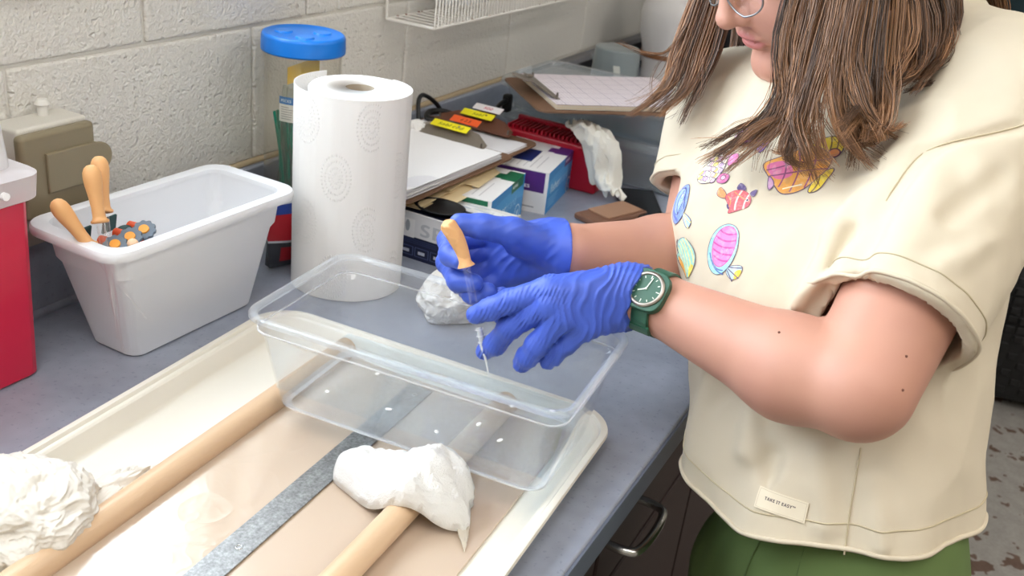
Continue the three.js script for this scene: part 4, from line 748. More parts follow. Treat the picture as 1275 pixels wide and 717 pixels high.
{
  const full = (x, y, z) => Math.min(bodySDF(x, y, z));
  const whole = (x, y, z) => smin(full(x, y, z), headSDF(x, y, z), 0.025);
  const NB = [0.405, 0.66];                                // the head is meshed finer than the rest
  const a = nets((x, y, z) => Math.max(whole(x, y, z), y - 0.44), [0.0, -0.915, 0.5], [0.78, 0.455, 1.22], 0.0075, skinTone);
  const b = nets((x, y, z) => Math.max(whole(x, y, z), 0.36 - (y + 0.0) - 0.6 * Math.max(0, (x - 0.53))), [0.39, 0.30, 0.60], [0.68, 0.66, 0.90], 0.0028, skinTone);
  const g = mergeGeometries([a, b]); wpart(person, 'body', g, skinM);
}
for (const q of [[0.190, 0.236, 0.988], [0.178, 0.206, 0.99], [0.196, 0.214, 0.87]]) {                 // small moles on the near arm
  const m = VA(q), e = 0.002; let n; for (let i = 0; i < 12; i++) { n = V(armSDF(m.x + e, m.y, m.z) - armSDF(m.x - e, m.y, m.z), armSDF(m.x, m.y + e, m.z) - armSDF(m.x, m.y - e, m.z), armSDF(m.x, m.y, m.z + e) - armSDF(m.x, m.y, m.z - e)).normalize(); m.addScaledVector(n, -armSDF(m.x, m.y, m.z)); }
  wpart(person, 'mole', new THREE.SphereGeometry(0.0013, 10, 8).translate(m.x, m.y, m.z), S(0x6b3f30, 0.6));
}
const shirtM = S(0xd3c6af, 0.88);
const shirt = wpart(person, 'shirt', nets(shirtSDF, [0.08, -0.10, 0.56], [0.80, 0.56, 1.19], 0.0042), shirtM, 'cream cotton t-shirt');
const pants = wpart(person, 'trousers', nets((x, y, z) => { const d = legs(x, y, z, 0) - 0.003 * N3(x * 14, y * 8, z * 14) - 0.0016 * N3(x * 34, y * 20, z * 34); return Math.max(d, -0.86 - y, y - 0.05); }, [0.06, -0.88, 0.74], [0.62, 0.06, 1.2], 0.007), S(0x5f7440, 0.85), 'olive green trousers');
{ // stitched front pocket edge and side seam on the trousers
  const march = (q) => { const d = V(0.30 - q.x, 0, 0.955 - q.z).normalize(), g = q.clone().addScaledVector(d, -0.1); for (let i = 0; i < 60; i++) { const f = legs(g.x, g.y, g.z, 0) - 0.0004; if (f < 2e-4) break; g.addScaledVector(d, f * 0.8); } return g; };
  for (const pts of [[[0.19, 0.02, 0.875], [0.195, -0.05, 0.868], [0.20, -0.16, 0.872]], [[0.18, 0.02, 0.935], [0.19, -0.08, 0.945], [0.20, -0.2, 0.955]]]) wpart(pants, 'trouser_seam', new THREE.TubeGeometry(new THREE.CatmullRomCurve3(Array.from({ length: 24 }, (_, i) => march(curve(pts).getPoint(i / 23)))), 60, 0.0009, 6), S(0x55693a, 0.85));
}
for (const s of [-1, 1]) { const hx = hipC[0] + PL.x * 0.085 * s + 0.06, hz = hipC[1] + PL.z * 0.085 * s + 0.01, A = [hx, -0.855, hz], B = [hx + PF.x * 0.15, -0.88, hz + PF.z * 0.15]; wpart(person, 'shoe', nets((x, y, z) => Math.max(smin(cap(x, y, z, A, B, 0.048, 0.036), Math.hypot(x - A[0], (y - A[1]) * 0.6, z - A[2]) - 0.046, 0.02), -0.908 - y), [hx - 0.25, -0.92, hz - 0.2], [hx + 0.1, -0.76, hz + 0.12], 0.007), S(0x1b1b1e, 0.6)); }
// point on the shirt reached from outside along a direction
function onShirt(p, dir, off = 0) { const q = p.clone(); for (let i = 0; i < 80; i++) { const d = shirtOut(q.x, q.y, q.z) - off; if (d < 2e-4) break; q.addScaledVector(dir, d * 0.7); } return q; }
const seamM = S(0xc3b597, 0.9);
function seam(name, pts, dir, r = 0.0009, off = 0.0006, m = seamM) { const c = curve(pts), out = []; for (let i = 0; i <= 60; i++) { const p = c.getPoint(i / 60), q = onShirt(p.clone().addScaledVector(dir(p), -0.09), dir(p), off); out.push(q); } return wpart(shirt, name, new THREE.TubeGeometry(new THREE.CatmullRomCurve3(out), 140, r, 6), m); }
{ // hem stitching all round, sleeve stitching, side seam, armhole seam
  const ring = (yo) => { const o = []; for (let i = 0; i <= 90; i++) { const a = i / 90 * 6.2832, d = V(-Math.cos(a), 0, -Math.sin(a)); let p = V(0.31 + 0.3 * Math.cos(a), 0, 0.948 + 0.3 * Math.sin(a)); for (let k = 0; k < 4; k++) { p.y = hemY(p.x, p.z) + yo; const s = V(0.31 + 0.3 * Math.cos(a), p.y, 0.948 + 0.3 * Math.sin(a)); p = onShirt(s, d, 0.0002); } o.push(p); } return o; };
  for (const [n, yo, r] of [['hem_stitching', 0.026, 0.0009], ['hem_fold', 0.0025, 0.0026]]) wpart(shirt, n, new THREE.TubeGeometry(new THREE.CatmullRomCurve3(ring(yo), true), 240, r, 6, true), r > 0.002 ? shirtM : seamM);
  for (const [sl, S0, cut] of [[slL, J.SL, 0.79], [slR, J.SR, 0.55]]) for (const [n, back, r] of [['sleeve_stitching', 0.02, 0.0008], ['sleeve_hem', 0.0012, 0.0022]]) {
    const d = sl.d, e1 = V(0, 1, 0).cross(d).normalize(), e2 = d.clone().cross(e1), c = VA(S0).addScaledVector(d, cut * sl.len - back), o = [];
    for (let i = 0; i < 60; i++) { const a = i / 60 * 6.2832, v = e1.clone().multiplyScalar(Math.cos(a)).addScaledVector(e2, Math.sin(a)); const q = c.clone().addScaledVector(v, 0.13); const w = v.clone().negate(); let g = q.clone(); for (let k = 0; k < 60; k++) { const dd = sl.f(g.x, g.y, g.z) - shirtFold(g.x, g.y, g.z) - 0.0002; if (dd < 2e-4) break; g.addScaledVector(w, dd * 0.8); } o.push(g); }
    wpart(shirt, n, new THREE.TubeGeometry(new THREE.CatmullRomCurve3(o, true), 180, r, 6, true), r > 0.002 ? shirtM : seamM);
  }
  const inward = (q) => V(0.32 - q.x, 0, 0.945 - q.z).normalize();
  seam('side_seam', [[0.2366, 0.105, 0.9645], [0.213, 0.055, 0.972], [0.1916, 0.010, 0.9807]], inward, 0.0009);
  seam('armhole_seam', [[0.40, 0.43, 1.04], [0.378, 0.408, 1.013], [0.3365, 0.372, 0.938], [0.311, 0.342, 0.9235], [0.296, 0.329, 0.920]], () => V(0.97, -0.24, -0.05).normalize(), 0.0008);
}
// ---------------------------------------------------------------- gloves
const gloveM = P(0x435fc4, 0.46);
const chain = (x, y, z, pts, k = 0.006) => { let d = 9; for (let i = 0; i + 1 < pts.length; i++) d = smin(d, cap(x, y, z, pts[i], pts[i + 1], pts[i][3], pts[i + 1][3]), k); return d; };
const LH = {
  index: [[0.182, 0.190, 0.640, 0.0138], [0.170, 0.170, 0.605, 0.0122], [0.1645, 0.158, 0.588, 0.0112], [0.161, 0.1475, 0.573, 0.0098]],
  middle: [[0.176, 0.177, 0.645, 0.0138], [0.177, 0.138, 0.606, 0.0124], [0.185, 0.108, 0.588, 0.0114], [0.193, 0.0905, 0.572, 0.0098]],
  ring: [[0.179, 0.166, 0.660, 0.0134], [0.173, 0.130, 0.641, 0.012], [0.176, 0.112, 0.631, 0.011], [0.179, 0.100, 0.624, 0.0098]],
  pinky: [[0.196, 0.157, 0.682, 0.0128], [0.188, 0.130, 0.662, 0.0108], [0.188, 0.117, 0.655, 0.0098], [0.188, 0.1075, 0.649, 0.0088]],
  thumb: [[0.244, 0.176, 0.670, 0.0165], [0.226, 0.163, 0.636, 0.015], [0.212, 0.149, 0.608, 0.0125], [0.200, 0.136, 0.585, 0.0105]],
};
const wristAxis = (p, q) => { const d = VA(q).sub(VA(p)).normalize(); return d; };
const LAX = V(-0.28, 0.08, -0.95).normalize();             // along the left hand, wrist to knuckles
function leftGlove(x, y, z) {
  const palm = (a, b, ra, rb) => cap(x, y, z, a, b, ra, rb);
  let d = palm([0.240, 0.196, 0.706], [0.186, 0.190, 0.648], 0.021, 0.0165);
  d = smin(d, palm([0.238, 0.186, 0.706], [0.180, 0.177, 0.650], 0.022, 0.016), 0.012);
  d = smin(d, palm([0.238, 0.176, 0.706], [0.184, 0.166, 0.662], 0.021, 0.0155), 0.012);
  d = smin(d, palm([0.240, 0.168, 0.708], [0.200, 0.158, 0.684], 0.020, 0.0145), 0.012);
  d = smin(d, chain(x, y, z, LH.thumb), 0.012);
  let f = 9; for (const k of ['index', 'middle', 'ring', 'pinky']) f = Math.min(f, chain(x, y, z, LH[k]));
  d = smin(d, f, 0.008);
  d = smin(d, cap(x, y, z, [0.247, 0.181, 0.716], [0.242, 0.182, 0.700], 0.0345, 0.030), 0.012);
  const s = (x - 0.2) * LAX.x + (y - 0.18) * LAX.y + (z - 0.68) * LAX.z, w = N3(x * 34, y * 34, z * 34), q = s + 0.011 * w + 0.016 * N3(x * 14 + 4, y * 14, z * 14);
  const back = sstep(0.052, -0.0, s), fing = 1 - back;
  d -= back * 0.0017 * (Math.pow(0.5 + 0.5 * Math.sin(q * 760), 2.2) - 0.3) * (0.55 + 0.6 * N3(x * 40, y * 22 + 7, z * 40) + 0.3);
  d -= fing * 0.0007 * Math.sin((s * 1.0 + 0.25 * y + 0.004 * w) * 1500) * (0.4 + N3(x * 60, y * 60, z * 60));
  d -= 0.0006 * N3(x * 90, y * 90, z * 90);
  return Math.max(d, (z - 0.7175) + 0.0016 * Math.sin(y * 260));
}
const RH = {
  index: [[0.277, 0.188, 0.527, 0.0142], [0.240, 0.183, 0.490, 0.0128], [0.206, 0.182, 0.512, 0.0118], [0.1965, 0.184, 0.531, 0.0102]],
  middle: [[0.275, 0.170, 0.526, 0.0142], [0.236, 0.158, 0.493, 0.0128], [0.207, 0.155, 0.524, 0.0116], [0.202, 0.161, 0.546, 0.0102]],
  ring: [[0.270, 0.155, 0.534, 0.0136], [0.238, 0.138, 0.509, 0.0122], [0.213, 0.142, 0.540, 0.011], [0.214, 0.150, 0.558, 0.0098]],
  pinky: [[0.268, 0.147, 0.550, 0.0126], [0.244, 0.130, 0.532, 0.0108], [0.224, 0.137, 0.556, 0.0098], [0.225, 0.146, 0.570, 0.0088]],
  thumb: [[0.264, 0.199, 0.590, 0.0185], [0.236, 0.216, 0.569, 0.0155], [0.213, 0.222, 0.543, 0.0132], [0.1985, 0.2245, 0.524, 0.0112]],
};
function rightGlove(x, y, z) {
  const palm = (a, b, ra, rb) => cap(x, y, z, a, b, ra, rb);
  let d = palm([0.291, 0.197, 0.595], [0.278, 0.190, 0.535], 0.022, 0.0165);
  d = smin(d, palm([0.291, 0.188, 0.595], [0.277, 0.172, 0.534], 0.022, 0.0165), 0.012);
  d = smin(d, palm([0.289, 0.178, 0.595], [0.272, 0.158, 0.540], 0.021, 0.016), 0.012);
  d = smin(d, palm([0.288, 0.172, 0.597], [0.270, 0.150, 0.554], 0.020, 0.015), 0.012);
  d = smin(d, chain(x, y, z, RH.thumb), 0.014);
  d = smin(d, cap(x, y, z, [0.283, 0.197, 0.592], [0.25, 0.2, 0.57], 0.018, 0.015), 0.014);
  let f = 9; for (const k of ['index', 'middle', 'ring', 'pinky']) f = Math.min(f, chain(x, y, z, RH[k]));
  d = smin(d, f, 0.007);
  d = smin(d, cap(x, y, z, [0.2905, 0.189, 0.613], [0.289, 0.189, 0.595], 0.0345, 0.030), 0.012);
  const s = (x - 0.28) * 0.25 - (z - 0.56) * 0.97 + (y - 0.18) * 0.1, w = N3(x * 34, y * 34, z * 34);
  d -= 0.0011 * (Math.pow(0.5 + 0.5 * Math.sin((s + 0.008 * w + 0.35 * y) * 620), 2) - 0.3) * (0.35 + 0.8 * N3(x * 38, y * 38, z * 38));
  d -= 0.0006 * N3(x * 90, y * 90, z * 90);
  return Math.max(d, (x - 0.286) * 0.6 + (z - 0.612) * 0.8);
}
wpart(person, 'glove', nets(leftGlove, [0.13, 0.07, 0.545], [0.30, 0.235, 0.735], 0.0019), gloveM, 'blue glove with fingers spread on the hand wearing the watch');
wpart(person, 'glove', nets(rightGlove, [0.17, 0.105, 0.46], [0.34, 0.25, 0.64], 0.0019), gloveM, 'blue glove gripping the pipette bulb');
// pipette held in the hands
{
  const base = [0.187, 0.185, 0.543], tip = [0.179, 0.070, 0.588], b = VA(base), dn = VA(tip).sub(b), len = dn.length(); dn.normalize();
  const t = thing('held_pipette', 'glass pipette with tan rubber bulb held in the blue gloves, tip in the clear bin', 'pipette', base);
  const up = dn.clone().negate(), x = V(0, 0, 1).cross(up).normalize(), z = x.clone().cross(up), q = (g) => basis(g, V(0, 0, 0), x, up, z);
  const bend = [[0, 0, 0], [0.0005, 0.015, -0.007], [-0.0005, 0.031, -0.0175], [-0.003, 0.0445, -0.029]];
  const cv = curve(bend), L = [];
  for (let j = 0; j <= 26; j++) { const u = j / 26, p = cv.getPoint(u), tg = cv.getTangent(u), e1 = V(1, 0, 0).cross(tg).normalize(), e2 = tg.clone().cross(e1); let r = u < 0.08 ? lerp(0.0098, 0.0072, u / 0.08) : 0.0066 + 0.0028 * sstep(0.1, 0.75, u); if (u > 0.85) r *= Math.sqrt(Math.max(0.02, 1 - ((u - 0.85) / 0.15) ** 2)); const ring = []; for (let i = 0; i < 24; i++) { const a = i / 24 * 6.2832; ring.push(p.clone().addScaledVector(e1, r * Math.cos(a)).addScaledVector(e2, r * 0.92 * Math.sin(a))); } L.push(ring); }
  part(t, 'rubber_bulb', loft(L, { capA: true, capB: true, crease: 1 }), M.bulb, 'tan rubber bulb');
  part(t, 'glass_tube', q(lathe([[0.0001, -len], [0.0011, -len], [0.0019, -len + 0.02], [0.0042, -len + 0.036], [0.0044, 0.006], [0.0034, 0.006], [0.0032, -len + 0.036], [0.0011, -len + 0.02], [0.0005, -len]], 20)), M.glass);
  part(t, 'drawn_water', q(lathe([[0.0001, -len + 0.001], [0.0006, -len + 0.002], [0.0011, -len + 0.02], [0.0031, -len + 0.036], [0.0031, -len + 0.056], [0.0001, -len + 0.056]], 16)), P(0xf6f7f6, 0.2, { transmission: 0.25, thickness: 0 }));
  for (const h of [0.04, 0.047, 0.054]) part(t, 'graduation', q(new THREE.TorusGeometry(0.0044, 0.0003, 6, 24).rotateX(Math.PI / 2).translate(0, -len + h, 0)), S(0xf5f5f5, 0.5));
}
// watch
{
  const ax = V(0.187, -0.02, -0.982).normalize(), n = V(-0.74, 0.655, -0.17); n.addScaledVector(ax, -n.dot(ax)).normalize(); const c = n.clone().cross(ax).normalize();
  const wc = V(0.2525, 0.179, 0.735), t = new THREE.Group(); t.name = 'watch'; t.userData.label = 'green wristwatch with a silver bezel'; person.add(t);
  const q = (g, o = wc) => basis(g, o, ax, c, n), gm = P(0x24553f, 0.42), off = 0.0335, at = wc.clone().addScaledVector(n, off);
  const add = (nm, g, m, l) => wpart(t, nm, g, m, l);
  const cs = new THREE.Shape(); { const pts = []; for (let i = 0; i < 72; i++) { const a = i / 72 * 6.2832, k = Math.pow(Math.abs(Math.cos(a)) ** 3.6 + Math.abs(Math.sin(a)) ** 3.6, -1 / 3.6) * 0.0208; pts.push(new THREE.Vector2(k * Math.cos(a) * 0.97, k * Math.sin(a))); } cs.setFromPoints(pts); }
  add('case', q(new THREE.ExtrudeGeometry(cs, { depth: 0.006, bevelEnabled: true, bevelSize: 0.0012, bevelThickness: 0.0015, bevelSegments: 3 }).translate(0, 0, -0.004), at), gm);
  add('bezel', q(lathe([[0.0158, 0.0030], [0.0192, 0.0030], [0.0195, 0.004], [0.019, 0.0052], [0.0172, 0.0062], [0.0158, 0.0058], [0.0156, 0.0045]], 64).rotateX(Math.PI / 2), at), new THREE.MeshStandardMaterial({ color: 0xa89e94, roughness: 0.38, metalness: 1 }), 'silver bezel');
  add('dial', q(new THREE.CylinderGeometry(0.0162, 0.0162, 0.001, 48).rotateX(Math.PI / 2).translate(0, 0, 0.0042), at), S(0x2e5a45, 0.4), 'dark green dial');
  const wm = S(0xdfe3d6, 0.4);
  for (let i = 0; i < 12; i++) add('hour_mark', q(box(0.0009, i % 3 ? 0.0024 : 0.0036, 0.0004, 0, 0.0132, 0.0048).rotateZ(i * Math.PI / 6), at), wm);
  add('hand', q(box(0.0013, 0.0095, 0.0005, 0, 0.0042, 0.0053).rotateZ(-1.1), at), wm, 'hour hand'); add('hand', q(box(0.001, 0.0135, 0.0005, 0, 0.006, 0.0057).rotateZ(2.96), at), wm, 'minute hand');
  add('hand_pin', q(new THREE.CylinderGeometry(0.0011, 0.0011, 0.002, 16).rotateX(Math.PI / 2).translate(0, 0, 0.0054), at), wm);
  add('crown', q(rod([-1 * -0.0205, 0.002, 0.0005], [0.0238, 0.002, 0.0005], 0.0024, 0.0022, 16), at), M.steel);
  const strap = (a0, a1, r, w, th) => sheet((u, v) => { const a = lerp(a0, a1, u); return wc.clone().addScaledVector(ax, (v - 0.5) * w).addScaledVector(c, Math.sin(a) * r).addScaledVector(n, Math.cos(a) * r); }, 40, 6, th);
  add('strap', strap(0.48, 5.8, 0.0338, 0.0195, 0.0024), gm);
  add('strap_loop', strap(1.12, 1.42, 0.0362, 0.023, 0.003), gm); add('strap_end', strap(0.6, 1.5, 0.0352, 0.0185, 0.002), gm);
}
// glasses
{
  const t = new THREE.Group(); t.name = 'glasses'; t.userData.label = 'thin grey-framed glasses'; person.add(t);
  const fm = new THREE.MeshStandardMaterial({ color: 0x8d8f92, roughness: 0.3, metalness: 0.8 });
  for (const s of [-1, 1]) {
    const pts = []; for (let i = 0; i < 40; i++) { const a = i / 40 * 6.2832; pts.push(fromHead(s * 0.033 + 0.026 * Math.cos(a), 0.006 + 0.021 * Math.sin(a), 0.108 - 0.012 * Math.abs(Math.cos(a) * (Math.sign(Math.cos(a)) === s ? 1 : 0)))); }
    wpart(t, 'lens_rim', new THREE.TubeGeometry(new THREE.CatmullRomCurve3(pts, true), 80, 0.0011, 8, true), fm);
    wpart(t, 'temple', new THREE.TubeGeometry(new THREE.CatmullRomCurve3([fromHead(s * 0.06, 0.012, 0.097), fromHead(s * 0.076, 0.014, 0.05), fromHead(s * 0.08, 0.016, 0.0), fromHead(s * 0.078, -0.01, -0.02)]), 30, 0.0013, 8), fm);
    wpart(t, 'lens', sheet((u, v) => { const a = u * 6.2832, r = v; return fromHead(s * 0.033 + 0.0255 * r * Math.cos(a), 0.006 + 0.0205 * r * Math.sin(a), 0.1078 - 0.012 * r * Math.abs(Math.cos(a) * (Math.sign(Math.cos(a)) === s ? 1 : 0))); }, 40, 4, 0.001), M.glass);
  }
  wpart(t, 'bridge', new THREE.TubeGeometry(new THREE.CatmullRomCurve3([fromHead(-0.009, 0.012, 0.108), fromHead(0, 0.015, 0.1125), fromHead(0.009, 0.012, 0.108)]), 16, 0.0012, 8), fm);
}
// ---------------------------------------------------------------- hair
{
  const pos = [], nor = [], col = [], idx = [];
  let lockTone = 0.5;
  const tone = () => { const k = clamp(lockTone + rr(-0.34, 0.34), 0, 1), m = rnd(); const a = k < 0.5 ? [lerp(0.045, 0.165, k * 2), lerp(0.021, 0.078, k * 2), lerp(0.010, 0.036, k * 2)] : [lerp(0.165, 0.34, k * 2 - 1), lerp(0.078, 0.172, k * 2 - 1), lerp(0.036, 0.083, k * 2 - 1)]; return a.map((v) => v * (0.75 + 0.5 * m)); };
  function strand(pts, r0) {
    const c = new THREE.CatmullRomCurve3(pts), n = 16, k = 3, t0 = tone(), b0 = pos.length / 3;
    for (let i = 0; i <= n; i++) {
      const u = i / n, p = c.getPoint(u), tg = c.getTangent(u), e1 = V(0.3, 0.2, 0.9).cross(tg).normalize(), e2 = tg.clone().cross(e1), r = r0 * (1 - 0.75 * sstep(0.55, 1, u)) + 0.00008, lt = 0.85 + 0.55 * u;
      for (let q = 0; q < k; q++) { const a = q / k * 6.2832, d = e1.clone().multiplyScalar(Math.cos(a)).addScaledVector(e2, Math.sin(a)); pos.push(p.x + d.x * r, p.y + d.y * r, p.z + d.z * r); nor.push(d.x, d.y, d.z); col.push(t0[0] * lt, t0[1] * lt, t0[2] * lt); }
    }
    for (let i = 0; i < n; i++) for (let q = 0; q < k; q++) { const a = b0 + i * k + q, b = b0 + i * k + (q + 1) % k; idx.push(a, b, a + k, b, b + k, a + k); }
  }
  // a lock: strands gathered round a guide, wide near the scalp, closing to a wispy tip
  function lock(guide, n, w0, w1, r = 0.00042, wave = 0.004) {
    lockTone = rnd(); const gpts = guide.map(VA), ph = rr(0, 6), ax = V(PL.x, 0, PL.z);
    for (let s = 0; s < n; s++) {
      const a = rr(0, 6.2832), q = Math.sqrt(rnd()), oa = Math.cos(a) * q, ob = Math.sin(a) * q, cut = 1 - 0.75 * Math.pow(rnd(), 2), f = rr(0.6, 1.4), p2 = rr(-0.5, 0.5);
      const m = gpts.length, pts = gpts.map((p, i) => {
        const u = i / (m - 1), w = lerp(w0, w1, Math.pow(u, 0.8)) * (u > 0.7 ? 1 - 0.35 * sstep(0.7, 1, u) : 1);
        const o = p.clone().addScaledVector(ax, oa * w).addScaledVector(PF, ob * w * 0.8); o.y += 0.3 * w * (oa - ob) * u;
        o.addScaledVector(ax, u * u * rr(-0.004, 0.004)); o.y += u * u * rr(-0.003, 0.003); const wv = wave * Math.pow(u, 1.2) * Math.sin(u * 8.5 * (0.85 + 0.15 * f) + ph + 0.6 * p2); o.addScaledVector(ax, wv).addScaledVector(PF, wv * 0.6 * Math.cos(ph)); return o;
      });
      pts[m - 1].lerp(pts[m - 2], 1 - cut);
      strand(pts, r * rr(0.7, 1.35));
    }
  }
  const G = {
    g1: [[0.545, 0.590, 0.700], [0.551, 0.50, 0.650], [0.520, 0.398, 0.635], [0.491, 0.347, 0.632], [0.456, 0.307, 0.603]],
    g2: [[0.54, 0.595, 0.705], [0.545, 0.50, 0.665], [0.517, 0.397, 0.657], [0.489, 0.347, 0.654], [0.463, 0.315, 0.633]],
    g3: [[0.53, 0.595, 0.71], [0.536, 0.49, 0.672], [0.514, 0.392, 0.672], [0.486, 0.347, 0.668], [0.463, 0.310, 0.660]],
    g5: [[0.555, 0.590, 0.69], [0.56, 0.49, 0.640], [0.523, 0.390, 0.625], [0.497, 0.344, 0.622], [0.478, 0.317, 0.611]],
    g6: [[0.50, 0.595, 0.745], [0.420, 0.515, 0.765], [0.398, 0.435, 0.772], [0.380, 0.381, 0.790], [0.362, 0.341, 0.767], [0.345, 0.311, 0.726]],
    g7: [[0.50, 0.597, 0.755], [0.420, 0.515, 0.786], [0.384, 0.433, 0.793], [0.366, 0.378, 0.800], [0.354, 0.343, 0.786], [0.338, 0.313, 0.758]],
    g8: [[0.51, 0.600, 0.76], [0.418, 0.515, 0.808], [0.378, 0.437, 0.816], [0.348, 0.376, 0.814], [0.334, 0.340, 0.824], [0.332, 0.324, 0.849]],
    g9: [[0.515, 0.602, 0.765], [0.416, 0.515, 0.820], [0.375, 0.441, 0.832], [0.353, 0.391, 0.846], [0.346, 0.360, 0.867], [0.346, 0.340, 0.887]],
    g10: [[0.52, 0.603, 0.77], [0.416, 0.520, 0.832], [0.374, 0.444, 0.848], [0.354, 0.399, 0.866], [0.357, 0.374, 0.885], [0.369, 0.373, 0.912]],
    g11: [[0.525, 0.604, 0.775], [0.424, 0.525, 0.846], [0.384, 0.447, 0.866], [0.363, 0.404, 0.879], [0.352, 0.372, 0.890], [0.344, 0.357, 0.878]],
    g12: [[0.535, 0.604, 0.78], [0.444, 0.530, 0.858], [0.412, 0.463, 0.886], [0.387, 0.427, 0.890], [0.358, 0.396, 0.875], [0.335, 0.366, 0.848]],
    g13: [[0.52, 0.600, 0.79], [0.482, 0.530, 0.863], [0.450, 0.472, 0.896], [0.421, 0.436, 0.900], [0.395, 0.419, 0.890], [0.385, 0.410, 0.879]],
    g14: [[0.54, 0.598, 0.79], [0.542, 0.535, 0.872], [0.501, 0.484, 0.914], [0.461, 0.450, 0.924], [0.432, 0.428, 0.915], [0.402, 0.415, 0.895]],
    g15: [[0.60, 0.58, 0.78], [0.66, 0.54, 0.88], [0.718, 0.485, 0.935], [0.728, 0.456, 0.945], [0.715, 0.419, 0.945]],
    g16: [[0.60, 0.58, 0.76], [0.655, 0.50, 0.83], [0.665, 0.44, 0.86], [0.66, 0.38, 0.88], [0.66, 0.33, 0.88]],
    g17: [[0.60, 0.575, 0.73], [0.645, 0.49, 0.74], [0.655, 0.42, 0.77], [0.655, 0.36, 0.79], [0.66, 0.31, 0.80]],
    g18: [[0.58, 0.58, 0.70], [0.61, 0.49, 0.67], [0.61, 0.42, 0.68], [0.60, 0.37, 0.68], [0.60, 0.32, 0.68]],
  };
  const mid = (a, b, t) => G[a].map((p, i) => mixp(p, G[b][Math.min(i, G[b].length - 1)], t));
  lock(G.g1, 110, 0.016, 0.007); lock(G.g2, 110, 0.016, 0.009); lock(G.g3, 60, 0.012, 0.006); lock(G.g5, 80, 0.014, 0.006); lock(mid('g1', 'g2', 0.5), 60, 0.012, 0.016, 0.0003, 0.009);
  for (const k of ['g6', 'g7', 'g8', 'g9', 'g10', 'g11', 'g12', 'g13', 'g14']) for (let q = 0; q < 3; q++) lock(G[k].map((p, i, l) => { const u = i / (l.length - 1); return [p[0] + u * rr(-0.008, 0.008), p[1] + u * rr(-0.006, 0.016), p[2] + u * rr(-0.011, 0.011)]; }), 52, 0.012, 0.0048, 0.00036, 0.013);
  for (const [a, b] of [['g6', 'g7'], ['g7', 'g8'], ['g8', 'g9'], ['g9', 'g10'], ['g10', 'g11'], ['g11', 'g12'], ['g12', 'g13'], ['g13', 'g14']]) { lock(mid(a, b, 0.5).map((p, i, l) => i === l.length - 1 ? mixp(p, l[i - 1], rr(0.55, 0.95)) : p), 55, 0.018, 0.009, 0.00036, 0.013); lock(mid(a, b, rr(0.3, 0.7)), 26, 0.014, 0.018, 0.0003, 0.012); }
  for (const k of ['g15', 'g16', 'g17', 'g18']) lock(G[k], 150, 0.03, 0.016, 0.0006);
   
  lock([[0.56, 0.57, 0.69], [0.545, 0.47, 0.64], [0.523, 0.410, 0.629], [0.501, 0.381, 0.614], [0.488, 0.378, 0.591], [0.480, 0.386, 0.564]], 14, 0.006, 0.003, 0.0003, 0.004);
  for (let i = 0; i < 16; i++) { const g = Object.values(G)[i % 10].map((p, j, l) => { const u = j / (l.length - 1); return [p[0] + u * rr(-0.015, 0.015), p[1] + u * rr(-0.01, 0.02), p[2] + u * rr(-0.025, 0.02)]; }); lock(g, 4, 0.004, 0.004, 0.00026, 0.008); }
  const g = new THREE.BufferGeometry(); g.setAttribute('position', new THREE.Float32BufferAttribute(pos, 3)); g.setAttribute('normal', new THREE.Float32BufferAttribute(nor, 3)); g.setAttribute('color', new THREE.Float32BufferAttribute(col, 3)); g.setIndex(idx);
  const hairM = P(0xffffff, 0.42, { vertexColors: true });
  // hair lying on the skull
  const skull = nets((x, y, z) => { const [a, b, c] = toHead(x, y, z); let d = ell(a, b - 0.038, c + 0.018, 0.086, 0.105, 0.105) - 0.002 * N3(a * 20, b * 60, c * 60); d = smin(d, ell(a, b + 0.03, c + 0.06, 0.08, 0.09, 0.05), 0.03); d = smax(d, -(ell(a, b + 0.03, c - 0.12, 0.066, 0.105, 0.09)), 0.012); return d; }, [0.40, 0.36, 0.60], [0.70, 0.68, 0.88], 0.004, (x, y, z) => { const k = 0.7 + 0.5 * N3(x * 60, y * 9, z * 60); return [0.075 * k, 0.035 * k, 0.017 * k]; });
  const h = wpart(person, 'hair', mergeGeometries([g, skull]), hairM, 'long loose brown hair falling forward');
}
// printed fish on the chest: flat print on thin patches that follow the cloth
function gradOut(p) { const e = 0.002, f = shirtOut; return V(f(p.x + e, p.y, p.z) - f(p.x - e, p.y, p.z), f(p.x, p.y + e, p.z) - f(p.x, p.y - e, p.z), f(p.x, p.y, p.z + e) - f(p.x, p.y, p.z - e)).normalize(); }
function decal(name, label, at, w, h, rot, mat, off, n = 18) {
  const c = VA(at), N = V(0, 0, 0); for (const [a, b] of [[0, 0], [0.3, 0], [-0.3, 0], [0, 0.3], [0, -0.3]]) N.add(gradOut(c.clone().add(V(0, b * h, a * w)))); N.normalize();
  const t1 = V(0, 1, 0).cross(N).normalize(), t2 = N.clone().cross(t1), a1 = t1.clone().multiplyScalar(Math.cos(rot)).addScaledVector(t2, Math.sin(rot)), a2 = N.clone().cross(a1), dir = N.clone().negate();
  const pts = []; for (let j = 0; j <= n; j++) for (let i = 0; i <= n; i++) pts.push(onShirt(c.clone().addScaledVector(a1, (i / n - 0.5) * w).addScaledVector(a2, (j / n - 0.5) * h).addScaledVector(N, 0.04), dir, off));
  const g = sheet((u, v) => { const x = clamp(u * n, 0, n - 1e-6), y = clamp(v * n, 0, n - 1e-6), i = Math.floor(x), j = Math.floor(y), fx = x - i, fy = y - j, P0 = (a, b) => pts[b * (n + 1) + a]; return P0(i, j).clone().lerp(P0(i + 1, j), fx).lerp(P0(i, j + 1).clone().lerp(P0(i + 1, j + 1), fx), fy); }, n, n, off > 0.001 ? 0.0012 : 0.0002);
  return wpart(shirt, name, g, mat, label);
}
